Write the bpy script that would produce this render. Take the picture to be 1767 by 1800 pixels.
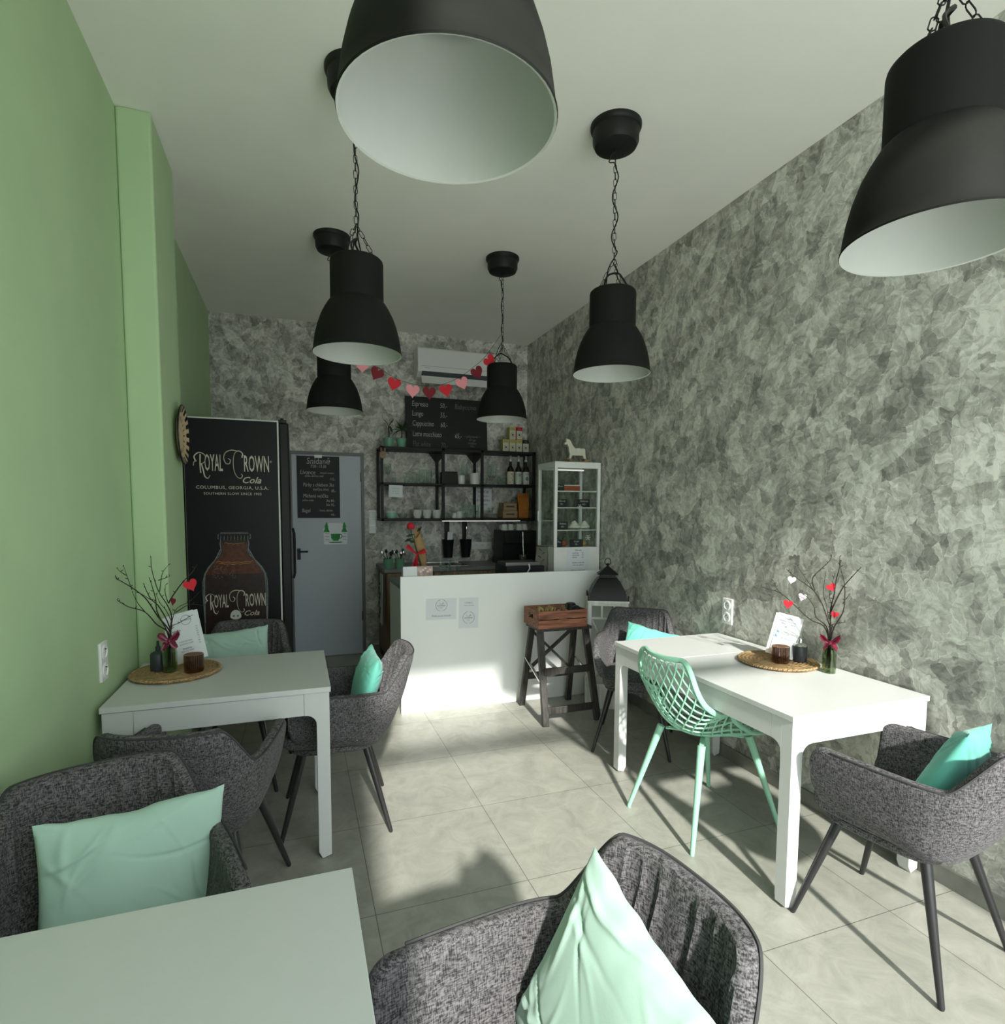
import bpy, bmesh, math, random
from math import sin, cos, pi, radians as R
from mathutils import Vector, Matrix, noise
for o in list(bpy.data.objects): bpy.data.objects.remove(o)
SC = bpy.context.scene; COL = SC.collection
# ---------------------------------------------------------------- camera
CH = 1.485
cam = bpy.data.cameras.new('camera'); camo = bpy.data.objects.new('camera', cam); COL.objects.link(camo)
cam.sensor_fit = 'HORIZONTAL'; cam.sensor_width = 36; cam.lens = 36*1004.5/1767; cam.shift_y = (969.3-900)/1767
cam.clip_start = .02; cam.clip_end = 200
yaw, pit, rol = .3442, .0743, .0054
fw = Vector((sin(yaw)*cos(pit), cos(yaw)*cos(pit), -sin(pit))); rt = Vector((cos(yaw), -sin(yaw), 0)); up = rt.cross(fw)
rt, up = cos(rol)*rt+sin(rol)*up, cos(rol)*up-sin(rol)*rt
m = Matrix((rt, up, -fw)).transposed().to_4x4(); m.translation = (0, 0, CH); camo.matrix_world = m
SC.camera = camo
# ---------------------------------------------------------------- world, sun, exposure
SC.view_settings.view_transform = 'Standard'; SC.view_settings.look = 'None'; SC.view_settings.gamma = 1
SC.view_settings.use_curve_mapping = False; SC.view_settings.exposure = 0.12
w = bpy.data.worlds.new('world'); SC.world = w; w.use_nodes = True
w.node_tree.nodes['Background'].inputs[0].default_value = (.90, .98, 1.0, 1); w.node_tree.nodes['Background'].inputs[1].default_value = 3.3
SUN_AZ, SUN_EL = R(4.5), R(32)
sl = bpy.data.lights.new('sun', 'SUN'); sl.energy = 6.8; sl.angle = R(2.2); sl.color = (1, .98, .9)
so = bpy.data.objects.new('sun', sl); COL.objects.link(so)
sd = Vector((sin(SUN_AZ)*cos(SUN_EL), cos(SUN_AZ)*cos(SUN_EL), -sin(SUN_EL)))
so.rotation_euler = sd.to_track_quat('-Z', 'Y').to_euler(); so.location = (0, -4, 6)
pl = bpy.data.lights.new('window_daylight', 'AREA'); pl.shape = 'RECTANGLE'; pl.size = 2.3; pl.size_y = 3.0
po = bpy.data.objects.new('window_daylight', pl); COL.objects.link(po); po.location = (1.18, -.45, 1.55); po.rotation_euler = (R(90), 0, 0)
pl.cycles.is_portal = True
# room numbers
XL, XP, XR, YB, ZC, YW = -.73, -.589, 2.4035, 5.93, 3.265, -.35
YP1, YP2 = 3.10, 3.583

# ================================================================ helpers
def mat(name, col, rough=.6, metal=0., spec=None, noise_amt=0., nscale=30., bump=0., bscale=200., trans=0., coat=0., ior=1.45, sheen=0.):
    m = bpy.data.materials.new(name); m.use_nodes = True; nt = m.node_tree; b = nt.nodes['Principled BSDF']
    b.inputs['Base Color'].default_value = (*col, 1); b.inputs['Roughness'].default_value = rough; b.inputs['Metallic'].default_value = metal
    b.inputs['IOR'].default_value = ior; b.inputs['Transmission Weight'].default_value = trans; b.inputs['Coat Weight'].default_value = coat
    b.inputs['Sheen Weight'].default_value = sheen
    if spec is not None: b.inputs['Specular IOR Level'].default_value = spec
    tc = nt.nodes.new('ShaderNodeTexCoord')
    if noise_amt:
        n = nt.nodes.new('ShaderNodeTexNoise'); n.inputs['Scale'].default_value = nscale; n.inputs['Detail'].default_value = 5
        nt.links.new(tc.outputs['Object'], n.inputs['Vector'])
        r = nt.nodes.new('ShaderNodeMapRange'); r.inputs[1].default_value = .3; r.inputs[2].default_value = .7
        r.inputs[3].default_value = 1-noise_amt; r.inputs[4].default_value = 1+noise_amt; nt.links.new(n.outputs['Fac'], r.inputs[0])
        v = nt.nodes.new('ShaderNodeVectorMath'); v.operation = 'SCALE'; v.inputs[0].default_value = col
        nt.links.new(r.outputs[0], v.inputs['Scale']); nt.links.new(v.outputs[0], b.inputs['Base Color'])
    if bump:
        n = nt.nodes.new('ShaderNodeTexNoise'); n.inputs['Scale'].default_value = bscale; n.inputs['Detail'].default_value = 3
        nt.links.new(tc.outputs['Object'], n.inputs['Vector'])
        bp = nt.nodes.new('ShaderNodeBump'); bp.inputs['Strength'].default_value = bump; bp.inputs['Distance'].default_value = .004
        nt.links.new(n.outputs['Fac'], bp.inputs['Height']); nt.links.new(bp.outputs[0], b.inputs['Normal'])
    return m
def N(nt, t, **k):
    n = nt.nodes.new(t)
    for a, v in k.items(): setattr(n, a, v)
    return n

def stucco():
    m = bpy.data.materials.new('trowelled_plaster'); m.use_nodes = True; nt = m.node_tree; b = nt.nodes['Principled BSDF']; L = nt.links.new
    b.inputs['Roughness'].default_value = .55
    tc = N(nt, 'ShaderNodeTexCoord'); sp = N(nt, 'ShaderNodeSeparateXYZ'); L(tc.outputs['Object'], sp.inputs[0])
    ad = N(nt, 'ShaderNodeMath', operation='ADD'); L(sp.outputs[0], ad.inputs[0]); L(sp.outputs[1], ad.inputs[1])
    cb = N(nt, 'ShaderNodeCombineXYZ'); L(ad.outputs[0], cb.inputs[0]); L(sp.outputs[2], cb.inputs[1])
    nd = N(nt, 'ShaderNodeTexNoise'); nd.inputs['Scale'].default_value = 9; nd.inputs['Detail'].default_value = 3; L(cb.outputs[0], nd.inputs['Vector'])
    s1 = N(nt, 'ShaderNodeVectorMath', operation='SCALE'); s1.inputs['Scale'].default_value = .06; L(nd.outputs['Color'], s1.inputs[0])
    wv = N(nt, 'ShaderNodeVectorMath', operation='ADD'); L(cb.outputs[0], wv.inputs[0]); L(s1.outputs[0], wv.inputs[1])
    nd2 = N(nt, 'ShaderNodeTexNoise'); nd2.inputs['Scale'].default_value = 34; nd2.inputs['Detail'].default_value = 4; L(cb.outputs[0], nd2.inputs['Vector'])
    s2 = N(nt, 'ShaderNodeVectorMath', operation='SCALE'); s2.inputs['Scale'].default_value = .035; L(nd2.outputs['Color'], s2.inputs[0])
    wv2 = N(nt, 'ShaderNodeVectorMath', operation='ADD'); L(wv.outputs[0], wv2.inputs[0]); L(s2.outputs[0], wv2.inputs[1]); wv = wv2
    acc = None
    for k, (vs, off, wt, ws) in enumerate(((10., 0., .30, .75), (19., 3.7, .28, .60), (33., 7.1, .16, .35))):
        mp = N(nt, 'ShaderNodeVectorMath', operation='ADD'); mp.inputs[1].default_value = (off, off*.7, 0); L(wv.outputs[0], mp.inputs[0])
        ro = N(nt, 'ShaderNodeVectorRotate', rotation_type='Z_AXIS'); ro.inputs['Angle'].default_value = .6+1.1*k; L(mp.outputs[0], ro.inputs['Vector'])
        sq = N(nt, 'ShaderNodeVectorMath', operation='MULTIPLY'); sq.inputs[1].default_value = (.62, 1.15, 1); L(ro.outputs[0], sq.inputs[0])
        vo = N(nt, 'ShaderNodeTexVoronoi', voronoi_dimensions='2D'); vo.inputs['Scale'].default_value = vs; L(sq.outputs[0], vo.inputs['Vector'])
        sc = N(nt, 'ShaderNodeSeparateColor'); L(vo.outputs['Color'], sc.inputs[0])
        an = N(nt, 'ShaderNodeMath', operation='MULTIPLY'); an.inputs[1].default_value = 6.28; L(sc.outputs[0], an.inputs[0])
        vr = N(nt, 'ShaderNodeVectorRotate', rotation_type='Z_AXIS'); L(mp.outputs[0], vr.inputs['Vector']); L(an.outputs[0], vr.inputs['Angle'])
        st = N(nt, 'ShaderNodeVectorMath', operation='MULTIPLY'); st.inputs[1].default_value = (10, 46, 1); L(vr.outputs[0], st.inputs[0])
        no = N(nt, 'ShaderNodeTexNoise'); no.inputs['Scale'].default_value = 1.; no.inputs['Detail'].default_value = 5; no.inputs['Roughness'].default_value = .62; L(st.outputs[0], no.inputs['Vector'])
        x1 = N(nt, 'ShaderNodeMath', operation='MULTIPLY'); x1.inputs[1].default_value = wt; L(sc.outputs[1], x1.inputs[0])
        x2 = N(nt, 'ShaderNodeMath', operation='MULTIPLY_ADD'); x2.inputs[1].default_value = ws; L(no.outputs['Fac'], x2.inputs[0]); L(x1.outputs[0], x2.inputs[2])
        if acc is None: acc = x2
        else: q = N(nt, 'ShaderNodeMath', operation='ADD'); L(acc.outputs[0], q.inputs[0]); L(x2.outputs[0], q.inputs[1]); acc = q
        if k == 1:
            ve = N(nt, 'ShaderNodeTexVoronoi', voronoi_dimensions='2D', feature='DISTANCE_TO_EDGE'); ve.inputs['Scale'].default_value = vs; L(sq.outputs[0], ve.inputs['Vector'])
            me = N(nt, 'ShaderNodeMapRange'); me.inputs[1].default_value = .0; me.inputs[2].default_value = .035; me.inputs[3].default_value = .30; me.inputs[4].default_value = 0; L(ve.outputs['Distance'], me.inputs[0])
            mm = N(nt, 'ShaderNodeMath', operation='MULTIPLY'); L(me.outputs[0], mm.inputs[0]); L(sc.outputs[2], mm.inputs[1])
            q = N(nt, 'ShaderNodeMath', operation='ADD'); L(acc.outputs[0], q.inputs[0]); L(mm.outputs[0], q.inputs[1]); acc = q
    av = acc
    big = N(nt, 'ShaderNodeTexNoise'); big.inputs['Scale'].default_value = 3.; big.inputs['Detail'].default_value = 2; L(cb.outputs[0], big.inputs['Vector'])
    bm_ = N(nt, 'ShaderNodeMath', operation='MULTIPLY_ADD'); bm_.inputs[1].default_value = .36; L(big.outputs['Fac'], bm_.inputs[0]); L(av.outputs[0], bm_.inputs[2])
    cr = N(nt, 'ShaderNodeValToRGB'); L(bm_.outputs[0], cr.inputs[0])
    mr = N(nt, 'ShaderNodeMapRange'); mr.inputs[1].default_value = 1.05; mr.inputs[2].default_value = 1.72; L(bm_.outputs[0], mr.inputs[0]); L(mr.outputs[0], cr.inputs[0])
    e = cr.color_ramp.elements; e[0].position = 0; e[0].color = (.19, .193, .172, 1); e[1].position = 1; e[1].color = (.74, .74, .67, 1)
    x = e.new(.35); x.color = (.34, .343, .307, 1); x = e.new(.62); x.color = (.50, .503, .45, 1)
    L(cr.outputs[0], b.inputs['Base Color'])
    bp = N(nt, 'ShaderNodeBump'); bp.inputs['Strength'].default_value = .35; bp.inputs['Distance'].default_value = .006
    L(bm_.outputs[0], bp.inputs['Height']); L(bp.outputs[0], b.inputs['Normal'])
    return m

def tilefloor():
    m = bpy.data.materials.new('floor_tiles'); m.use_nodes = True; nt = m.node_tree; b = nt.nodes['Principled BSDF']; L = nt.links.new
    b.inputs['Roughness'].default_value = .42
    tc = N(nt, 'ShaderNodeTexCoord'); mp = N(nt, 'ShaderNodeMapping'); mp.inputs['Location'].default_value = (-.8432+.6017*4+.0008, -3.2418+.6086*8+.0008, 0)
    L(tc.outputs['Object'], mp.inputs[0])
    br = N(nt, 'ShaderNodeTexBrick'); br.offset = 0; br.inputs['Scale'].default_value = 1; br.inputs['Mortar Size'].default_value = .0016
    br.inputs['Mortar Smooth'].default_value = .3; br.inputs['Brick Width'].default_value = .6017; br.inputs['Row Height'].default_value = .6086
    br.inputs['Color1'].default_value = (.325, .325, .285, 1); br.inputs['Color2'].default_value = (.355, .355, .31, 1); br.inputs['Mortar'].default_value = (.10, .10, .085, 1)
    L(mp.outputs[0], br.inputs['Vector'])
    n = N(nt, 'ShaderNodeTexNoise'); n.inputs['Scale'].default_value = 7; n.inputs['Detail'].default_value = 9; n.inputs['Roughness'].default_value = .72; n.inputs['Distortion'].default_value = .8
    L(tc.outputs['Object'], n.inputs['Vector'])
    r = N(nt, 'ShaderNodeMapRange'); r.inputs[1].default_value = .3; r.inputs[2].default_value = .7; r.inputs[3].default_value = .78; r.inputs[4].default_value = 1.2; L(n.outputs['Fac'], r.inputs[0])
    v = N(nt, 'ShaderNodeVectorMath', operation='SCALE'); L(br.outputs['Color'], v.inputs[0]); L(r.outputs[0], v.inputs['Scale'])
    L(v.outputs[0], b.inputs['Base Color'])
    bp = N(nt, 'ShaderNodeBump'); bp.inputs['Strength'].default_value = .1; bp.inputs['Distance'].default_value = .004
    L(n.outputs['Fac'], bp.inputs['Height']); L(bp.outputs[0], b.inputs['Normal'])
    return m

def fabric(name, c1, c2, sc=260.):
    m = bpy.data.materials.new(name); m.use_nodes = True; nt = m.node_tree; b = nt.nodes['Principled BSDF']; L = nt.links.new
    b.inputs['Roughness'].default_value = .92; b.inputs['Specular IOR Level'].default_value = .2; b.inputs['Sheen Weight'].default_value = .05
    tc = N(nt, 'ShaderNodeTexCoord'); res = []
    for s in ((sc*1.5, sc*1.5, sc*.26), (sc*.30, sc*.30, sc*1.5)):
        mp = N(nt, 'ShaderNodeVectorMath', operation='MULTIPLY'); mp.inputs[1].default_value = s; L(tc.outputs['Object'], mp.inputs[0])
        n = N(nt, 'ShaderNodeTexNoise'); n.inputs['Scale'].default_value = 1; n.inputs['Detail'].default_value = 2; L(mp.outputs[0], n.inputs['Vector']); res.append(n)
    a = N(nt, 'ShaderNodeMath', operation='ADD'); L(res[0].outputs['Fac'], a.inputs[0]); L(res[1].outputs['Fac'], a.inputs[1])
    r = N(nt, 'ShaderNodeMapRange'); r.inputs[1].default_value = .8; r.inputs[2].default_value = 1.22; L(a.outputs[0], r.inputs[0])
    mx = N(nt, 'ShaderNodeMix', data_type='RGBA'); mx.inputs[6].default_value = (*c1, 1); mx.inputs[7].default_value = (*c2, 1)
    L(r.outputs[0], mx.inputs[0]); L(mx.outputs[2], b.inputs['Base Color'])
    bp = N(nt, 'ShaderNodeBump'); bp.inputs['Strength'].default_value = .4; bp.inputs['Distance'].default_value = .002
    L(a.outputs[0], bp.inputs['Height']); L(bp.outputs[0], b.inputs['Normal'])
    return m

def wood(name, c1, c2, axis=0, sc=8.):
    m = bpy.data.materials.new(name); m.use_nodes = True; nt = m.node_tree; b = nt.nodes['Principled BSDF']; L = nt.links.new
    b.inputs['Roughness'].default_value = .6
    tc = N(nt, 'ShaderNodeTexCoord'); mp = N(nt, 'ShaderNodeVectorMath', operation='MULTIPLY'); s = [sc*8]*3; s[axis] = sc*.6; mp.inputs[1].default_value = s
    L(tc.outputs['Object'], mp.inputs[0]); n = N(nt, 'ShaderNodeTexNoise'); n.inputs['Scale'].default_value = 1; n.inputs['Detail'].default_value = 4; n.inputs['Distortion'].default_value = .8
    L(mp.outputs[0], n.inputs['Vector']); r = N(nt, 'ShaderNodeMapRange'); r.inputs[1].default_value = .35; r.inputs[2].default_value = .66; L(n.outputs['Fac'], r.inputs[0])
    mx = N(nt, 'ShaderNodeMix', data_type='RGBA'); mx.inputs[6].default_value = (*c1, 1); mx.inputs[7].default_value = (*c2, 1)
    L(r.outputs[0], mx.inputs[0]); L(mx.outputs[2], b.inputs['Base Color']); return m

def clear(name, col=(1, 1, 1), gl=.12, tint=None, rough=.03):
    m = bpy.data.materials.new(name); m.use_nodes = True; nt = m.node_tree; nt.nodes.clear(); L = nt.links.new
    o = N(nt, 'ShaderNodeOutputMaterial'); mx = N(nt, 'ShaderNodeMixShader'); t = N(nt, 'ShaderNodeBsdfTransparent'); g = N(nt, 'ShaderNodeBsdfGlossy')
    t.inputs[0].default_value = (*(tint or (1, 1, 1)), 1); g.inputs['Roughness'].default_value = rough; g.inputs[0].default_value = (*col, 1)
    lw = N(nt, 'ShaderNodeLayerWeight'); lw.inputs[0].default_value = gl; L(lw.outputs['Facing'], mx.inputs[0]); L(t.outputs[0], mx.inputs[1]); L(g.outputs[0], mx.inputs[2])
    L(mx.outputs[0], o.inputs[0]); return m

M = dict(
 green=mat('green_paint', (.43, .59, .345), .75, bump=.05, bscale=90, noise_amt=.03, nscale=4),
 ceil=mat('ceiling_paint', (.92, .92, .86), .9, noise_amt=.02, nscale=3),
 stucco=stucco(), floor=tilefloor(), skirt=mat('skirting_tile', (.20, .20, .175), .45, noise_amt=.15, nscale=14),
 outside=mat('bounce_pavement', (.80, .79, .77), .9, noise_amt=.1, nscale=5), frame=mat('window_frame', (.55, .56, .55), .5),
 white=mat('white_lacquer', (.62, .64, .63), .32, bump=.02, bscale=400, noise_amt=.01), whitep=mat('white_plastic', (.78, .79, .77), .35, noise_amt=.01),
 panel=mat('white_laminate', (.86, .88, .87), .38, noise_amt=.01, nscale=3), black=mat('black_metal', (.011, .011, .010), .5, spec=.3, noise_amt=.1),
 blacks=mat('black_satin', (.011, .012, .012), .42, spec=.3, noise_amt=.05), shade=mat('charcoal_shade', (.012, .0125, .011), .62, spec=.08, noise_amt=.04),
 shadein=mat('white_enamel', (.52, .545, .51), .5, noise_amt=.01), gun=mat('gunmetal_leg', (.035, .035, .037), .32, metal=.35, noise_amt=.08),
 fab=fabric('grey_tweed', (.024, .0235, .025), (.175, .167, .174)), fabd=fabric('charcoal_tweed', (.020, .021, .022), (.060, .060, .064)),
 pipe=mat('dark_piping', (.05, .05, .052), .9), mint=mat('mint_plastic', (.30, .60, .44), .42, noise_amt=.02),
 pmint=mat('pale_mint_cotton', (.40, .58, .50), .9, bump=.12, bscale=700, sheen=.2, noise_amt=.03, nscale=8), pturq=mat('turquoise_cotton', (.16, .56, .46), .85, bump=.12, bscale=700, sheen=.2, noise_amt=.04, nscale=8),
 fridge=mat('black_vinyl', (.004, .006, .0065), .42, spec=.3, noise_amt=.05), cream=mat('cream_print', (.55, .52, .42), .5, noise_amt=.08), chalk=mat('chalk', (.50, .52, .50), .9, noise_amt=.2, nscale=120),
 chalkdim=mat('faint_chalk', (.17, .18, .17), .9, noise_amt=.2, nscale=120),
 board=mat('chalkboard', (.008, .009, .009), .6, noise_amt=.2, nscale=9), amber=mat('amber_print', (.085, .022, .008), .4, noise_amt=.5, nscale=40), cola=mat('cola_print', (.022, .010, .007), .4, noise_amt=.5, nscale=25),
 gold=mat('gold_print', (.50, .27, .07), .4, noise_amt=.3, nscale=60), silver=mat('silver_print', (.15, .17, .17), .4, noise_amt=.6, nscale=200),
 door=mat('grey_door', (.42, .46, .50), .45, noise_amt=.01), doorf=mat('dark_grey_frame', (.14, .15, .14), .5, noise_amt=.03),
 steel=mat('steel', (.6, .6, .58), .25, metal=1., noise_amt=.02), steeld=mat('dark_steel', (.2, .2, .2), .35, metal=1., noise_amt=.05),
 paper=mat('paper', (.74, .77, .80), .8, noise_amt=.01), ink=mat('ink', (.06, .065, .08), .8), inkg=mat('grey_ink', (.22, .24, .27), .8), blue=mat('blue_ink', (.08, .22, .42), .8),
 straw=wood('seagrass', (.16, .09, .035), (.52, .35, .17), 0, 30), twig=mat('bark', (.030, .022, .016), .8, noise_amt=.3, nscale=90),
 red=mat('red_card', (.52, .012, .025), .75, noise_amt=.05), dred=mat('dark_red_card', (.16, .006, .014), .75, noise_amt=.05), pink=mat('pink_card', (.72, .27, .31), .75, noise_amt=.03), pale=mat('pale_pink_card', (.75, .60, .64), .75, noise_amt=.02),
 bow=mat('satin_ribbon', (.30, .02, .06), .3, noise_amt=.5, nscale=60), bowd=mat('dark_satin_ribbon', (.15, .012, .035), .3, noise_amt=.4, nscale=60), crate=wood('stained_crate', (.11, .036, .018), (.40, .16, .09), 0, 9), oak=wood('oak', (.20, .13, .07), (.34, .23, .13), 2, 5),
 lan=wood('painted_white_wood', (.66, .66, .62), (.82, .83, .80), 2, 6), stool=wood('dark_stained_wood', (.022, .019, .017), (.06, .054, .050), 2, 8),
 gvase=clear('green_glass', (.8, .9, .8), .25, (.62, .68, .52)), gbrown=clear('brown_glass', (.9, .8, .7), .25, (.56, .42, .35)), glass=clear('clear_glass', (.9, 1, .97), .22, (.94, .97, .95)),
 pane=clear('thin_pane', (.9, 1, .95), .06, (.97, .99, .98)),
 bottle=mat('dark_grey_plastic', (.035, .042, .048), .45), pot=mat('mint_pot', (.15, .36, .24), .5, noise_amt=.03), leaf=mat('leaf', (.025, .055, .020), .6, noise_amt=.3, nscale=30),
 ceramic=mat('white_ceramic', (.62, .64, .60), .25, noise_amt=.01), kraft=mat('kraft_paper', (.34, .21, .10), .8, noise_amt=.08, nscale=30),
 worktop=mat('grey_worktop', (.22, .23, .23), .4, noise_amt=.1, nscale=60), orange=mat('orange_foil', (.45, .15, .02), .35, noise_amt=.2), woodl=wood('pale_wood', (.22, .13, .06), (.40, .26, .14), 0, 6),
 yel=mat('yellow_card', (.50, .42, .15), .7), cardc=mat('cream_card', (.60, .60, .48), .7), cake=mat('red_brown_cake', (.32, .07, .03), .7, noise_amt=.2, nscale=60),
 cream2=mat('whipped_cream', (.72, .70, .62), .5, bump=.2, bscale=120), tree=mat('green_print', (.03, .26, .06), .7, noise_amt=.3, nscale=60), photo=mat('warm_photo', (.42, .30, .26), .5, noise_amt=.5, nscale=30), light=mat('lit_strip', (.9, .9, .9), .3),
 wplate=mat('woven_cream', (.52, .40, .24), .85, noise_amt=.15, nscale=60), liquid=mat('dark_syrup', (.02, .012, .008), .2), coffee=mat('coffee_label', (.62, .60, .50), .6))
b = M['light'].node_tree.nodes['Principled BSDF']; b.inputs['Emission Color'].default_value = (1, .93, .85, 1); b.inputs['Emission Strength'].default_value = .45

class MB:
    def __init__(s): s.v = []; s.f = []
    def add(s, vs, fs):
        n = len(s.v); s.v += [tuple(v) for v in vs]; s.f += [tuple(n+i for i in f) for f in fs]; return s
    def box(s, x0, x1, y0, y1, z0, z1):
        return s.add([(x, y, z) for z in (z0, z1) for y in (y0, y1) for x in (x0, x1)], [(0, 2, 3, 1), (4, 5, 7, 6), (0, 1, 5, 4), (2, 6, 7, 3), (0, 4, 6, 2), (1, 3, 7, 5)])
    def beam(s, a, b, w, h, side=(0, 0, 1)):
        a, b = Vector(a), Vector(b); d = (b-a).normalized(); u = d.cross(Vector(side)).normalized(); v = u.cross(d); vs = []
        for p in (a, b): vs += [p-u*w/2-v*h/2, p+u*w/2-v*h/2, p+u*w/2+v*h/2, p-u*w/2+v*h/2]
        return s.add(vs, [(3, 2, 1, 0), (4, 5, 6, 7), (0, 1, 5, 4), (1, 2, 6, 5), (2, 3, 7, 6), (3, 0, 4, 7)])
    def tube(s, pts, r, n=8, closed=False, flat=1., cap=True):
        pts = [Vector(p) for p in pts]; k = len(pts); rs = r if isinstance(r, (list, tuple)) else [r]*k; vs = []; u = None
        for i, p in enumerate(pts):
            d = (pts[(i+1) % k]-pts[i-1]) if closed else (pts[min(i+1, k-1)]-pts[max(i-1, 0)])
            if d.length < 1e-9: d = Vector((0, 0, 1))
            d.normalize()
            if u is None: u = d.orthogonal().normalized()
            u = (u-d*u.dot(d)); u = u.normalized() if u.length > 1e-6 else d.orthogonal().normalized()
            v = d.cross(u)
            vs += [p+(u*cos(2*pi*j/n)+v*sin(2*pi*j/n)*flat)*rs[i] for j in range(n)]
        fs = [(i*n+j, i*n+(j+1) % n, ((i+1) % k)*n+(j+1) % n, ((i+1) % k)*n+j) for i in range(k if closed else k-1) for j in range(n)]
        if not closed and cap: fs += [tuple(range(n-1, -1, -1)), tuple((k-1)*n+j for j in range(n))]
        return s.add(vs, fs)
    def lathe(s, prof, n=32, c=(0, 0, 0), flute=0, fd=0.):
        vs = []
        for (r, z) in prof:
            for j in range(n):
                a = 2*pi*j/n; q = r*(1+fd*cos(flute*a)) if flute else r
                vs.append((c[0]+q*cos(a), c[1]+q*sin(a), c[2]+z))
        k = len(prof); return s.add(vs, [(i*n+j, i*n+(j+1) % n, (i+1)*n+(j+1) % n, (i+1)*n+j) for i in range(k-1) for j in range(n)])
    def prism(s, poly, y0, y1, f=lambda x, y, z: (x, y, z)):
        n = len(poly); vs = [f(x, y0, z) for x, z in poly]+[f(x, y1, z) for x, z in poly]
        return s.add(vs, [tuple(range(n)), tuple(range(2*n-1, n-1, -1))]+[(i, i+n, (i+1) % n+n, (i+1) % n) for i in range(n)])
    def ball(s, c, r, nu=12, nv=8):
        r = r if isinstance(r, tuple) else (r, r, r)
        vs = [(c[0]+r[0]*sin(pi*i/nv)*cos(2*pi*j/nu), c[1]+r[1]*sin(pi*i/nv)*sin(2*pi*j/nu), c[2]-r[2]*cos(pi*i/nv)) for i in range(nv+1) for j in range(nu)]
        return s.add(vs, [(i*nu+j, i*nu+(j+1) % nu, (i+1)*nu+(j+1) % nu, (i+1)*nu+j) for i in range(nv) for j in range(nu)])
    def mesh(s, name, m, smooth=40):
        me = bpy.data.meshes.new(name); me.from_pydata(s.v, [], s.f); b_ = bmesh.new(); b_.from_mesh(me)
        bmesh.ops.remove_doubles(b_, verts=b_.verts, dist=1e-6); bmesh.ops.dissolve_degenerate(b_, edges=b_.edges, dist=1e-7); bmesh.ops.recalc_face_normals(b_, faces=b_.faces); b_.to_mesh(me); b_.free()
        me.materials.append(m)
        if smooth:
            me.polygons.foreach_set('use_smooth', [True]*len(me.polygons)); me.set_sharp_from_angle(angle=R(smooth))
        return me
    def build(s, name, m, parent=None, bev=0, smooth=40, loc=None, rot=None, label=None):
        o = bpy.data.objects.new(name, s.mesh(name, m, smooth)); COL.objects.link(o); o.parent = parent
        if loc is not None: o.location = loc
        if rot is not None: o.rotation_euler = rot
        if bev:
            b_ = o.modifiers.new('bevel', 'BEVEL'); b_.width = bev; b_.segments = 2; b_.limit_method = 'ANGLE'; b_.angle_limit = R(40)
        if label: o['label'] = label
        return o
def thing(name, label, cat, loc=(0, 0, 0), rotz=0, group=None, rot=None):
    o = bpy.data.objects.new(name, None); COL.objects.link(o); o.empty_display_size = .1; o.location = loc
    o.rotation_euler = rot if rot else (0, 0, rotz); return tag(o, label, cat, group)
def tag(o, label, cat, group=None):
    o['label'] = label; o['category'] = cat
    if group: o['group'] = group
    return o
def struct(o): o['kind'] = 'structure'; return o
def dup(o, label, loc, rotz=None, group=None, parent=None):
    c = o.copy(); COL.objects.link(c); c.parent = parent
    if loc is not None: c.location = loc
    if rotz is not None: c.rotation_euler = (0, 0, rotz)
    if label: c['label'] = label
    if group: c['group'] = group
    for ch in list(o.children): dup(ch, None, None, None, None, c)
    return c
FRONT, LEFTW, RIGHTW = (R(90), 0, 0), (R(90), 0, R(90)), (R(90), 0, R(-90))
def text(s, size, m, parent, loc, rot=FRONT, xs=1., shear=0., align='CENTER', name='lettering', thick=.0, ext=.0006, zr=0., sp=1.):
    c = bpy.data.curves.new('t', 'FONT'); c.body = s; c.size = size; c.align_x = align; c.align_y = 'CENTER'; c.shear = shear; c.offset = thick*size; c.extrude = ext; c.resolution_u = 2; c.space_character = sp
    o = bpy.data.objects.new('t', c); me = bpy.data.meshes.new_from_object(o); bpy.data.objects.remove(o)
    me.transform(Matrix.Rotation(zr, 4, 'Z') @ Matrix.Diagonal((xs, 1, 1, 1))); me.materials.clear(); me.materials.append(m)
    q = bpy.data.objects.new(name, me); COL.objects.link(q); q.parent = parent; q.location = loc; q.rotation_euler = rot; return q
def heart(w, h=None):
    h = h or w; pts = []
    for i in range(36):
        t = 2*pi*i/36; pts.append((16*sin(t)**3/32*w, (13*cos(t)-5*cos(2*t)-2*cos(3*t)-cos(4*t)+2.5)/29*h))
    return pts
def smooth(a, b, x):
    t = max(0., min(1., (x-a)/(b-a))); return t*t*(3-2*t)
def cat(pts, n=6):
    P = [Vector(p) for p in pts]; P = [P[0]*2-P[1]]+P+[P[-1]*2-P[-2]]; out = []
    for i in range(1, len(P)-2):
        for k in range(n):
            t = k/n; a, b, c, d = P[i-1:i+3]; out.append(.5*((2*b)+(c-a)*t+(2*a-5*b+4*c-d)*t*t+(3*b-a-3*c+d)*t**3))
    out.append(P[-2]); return out

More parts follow.
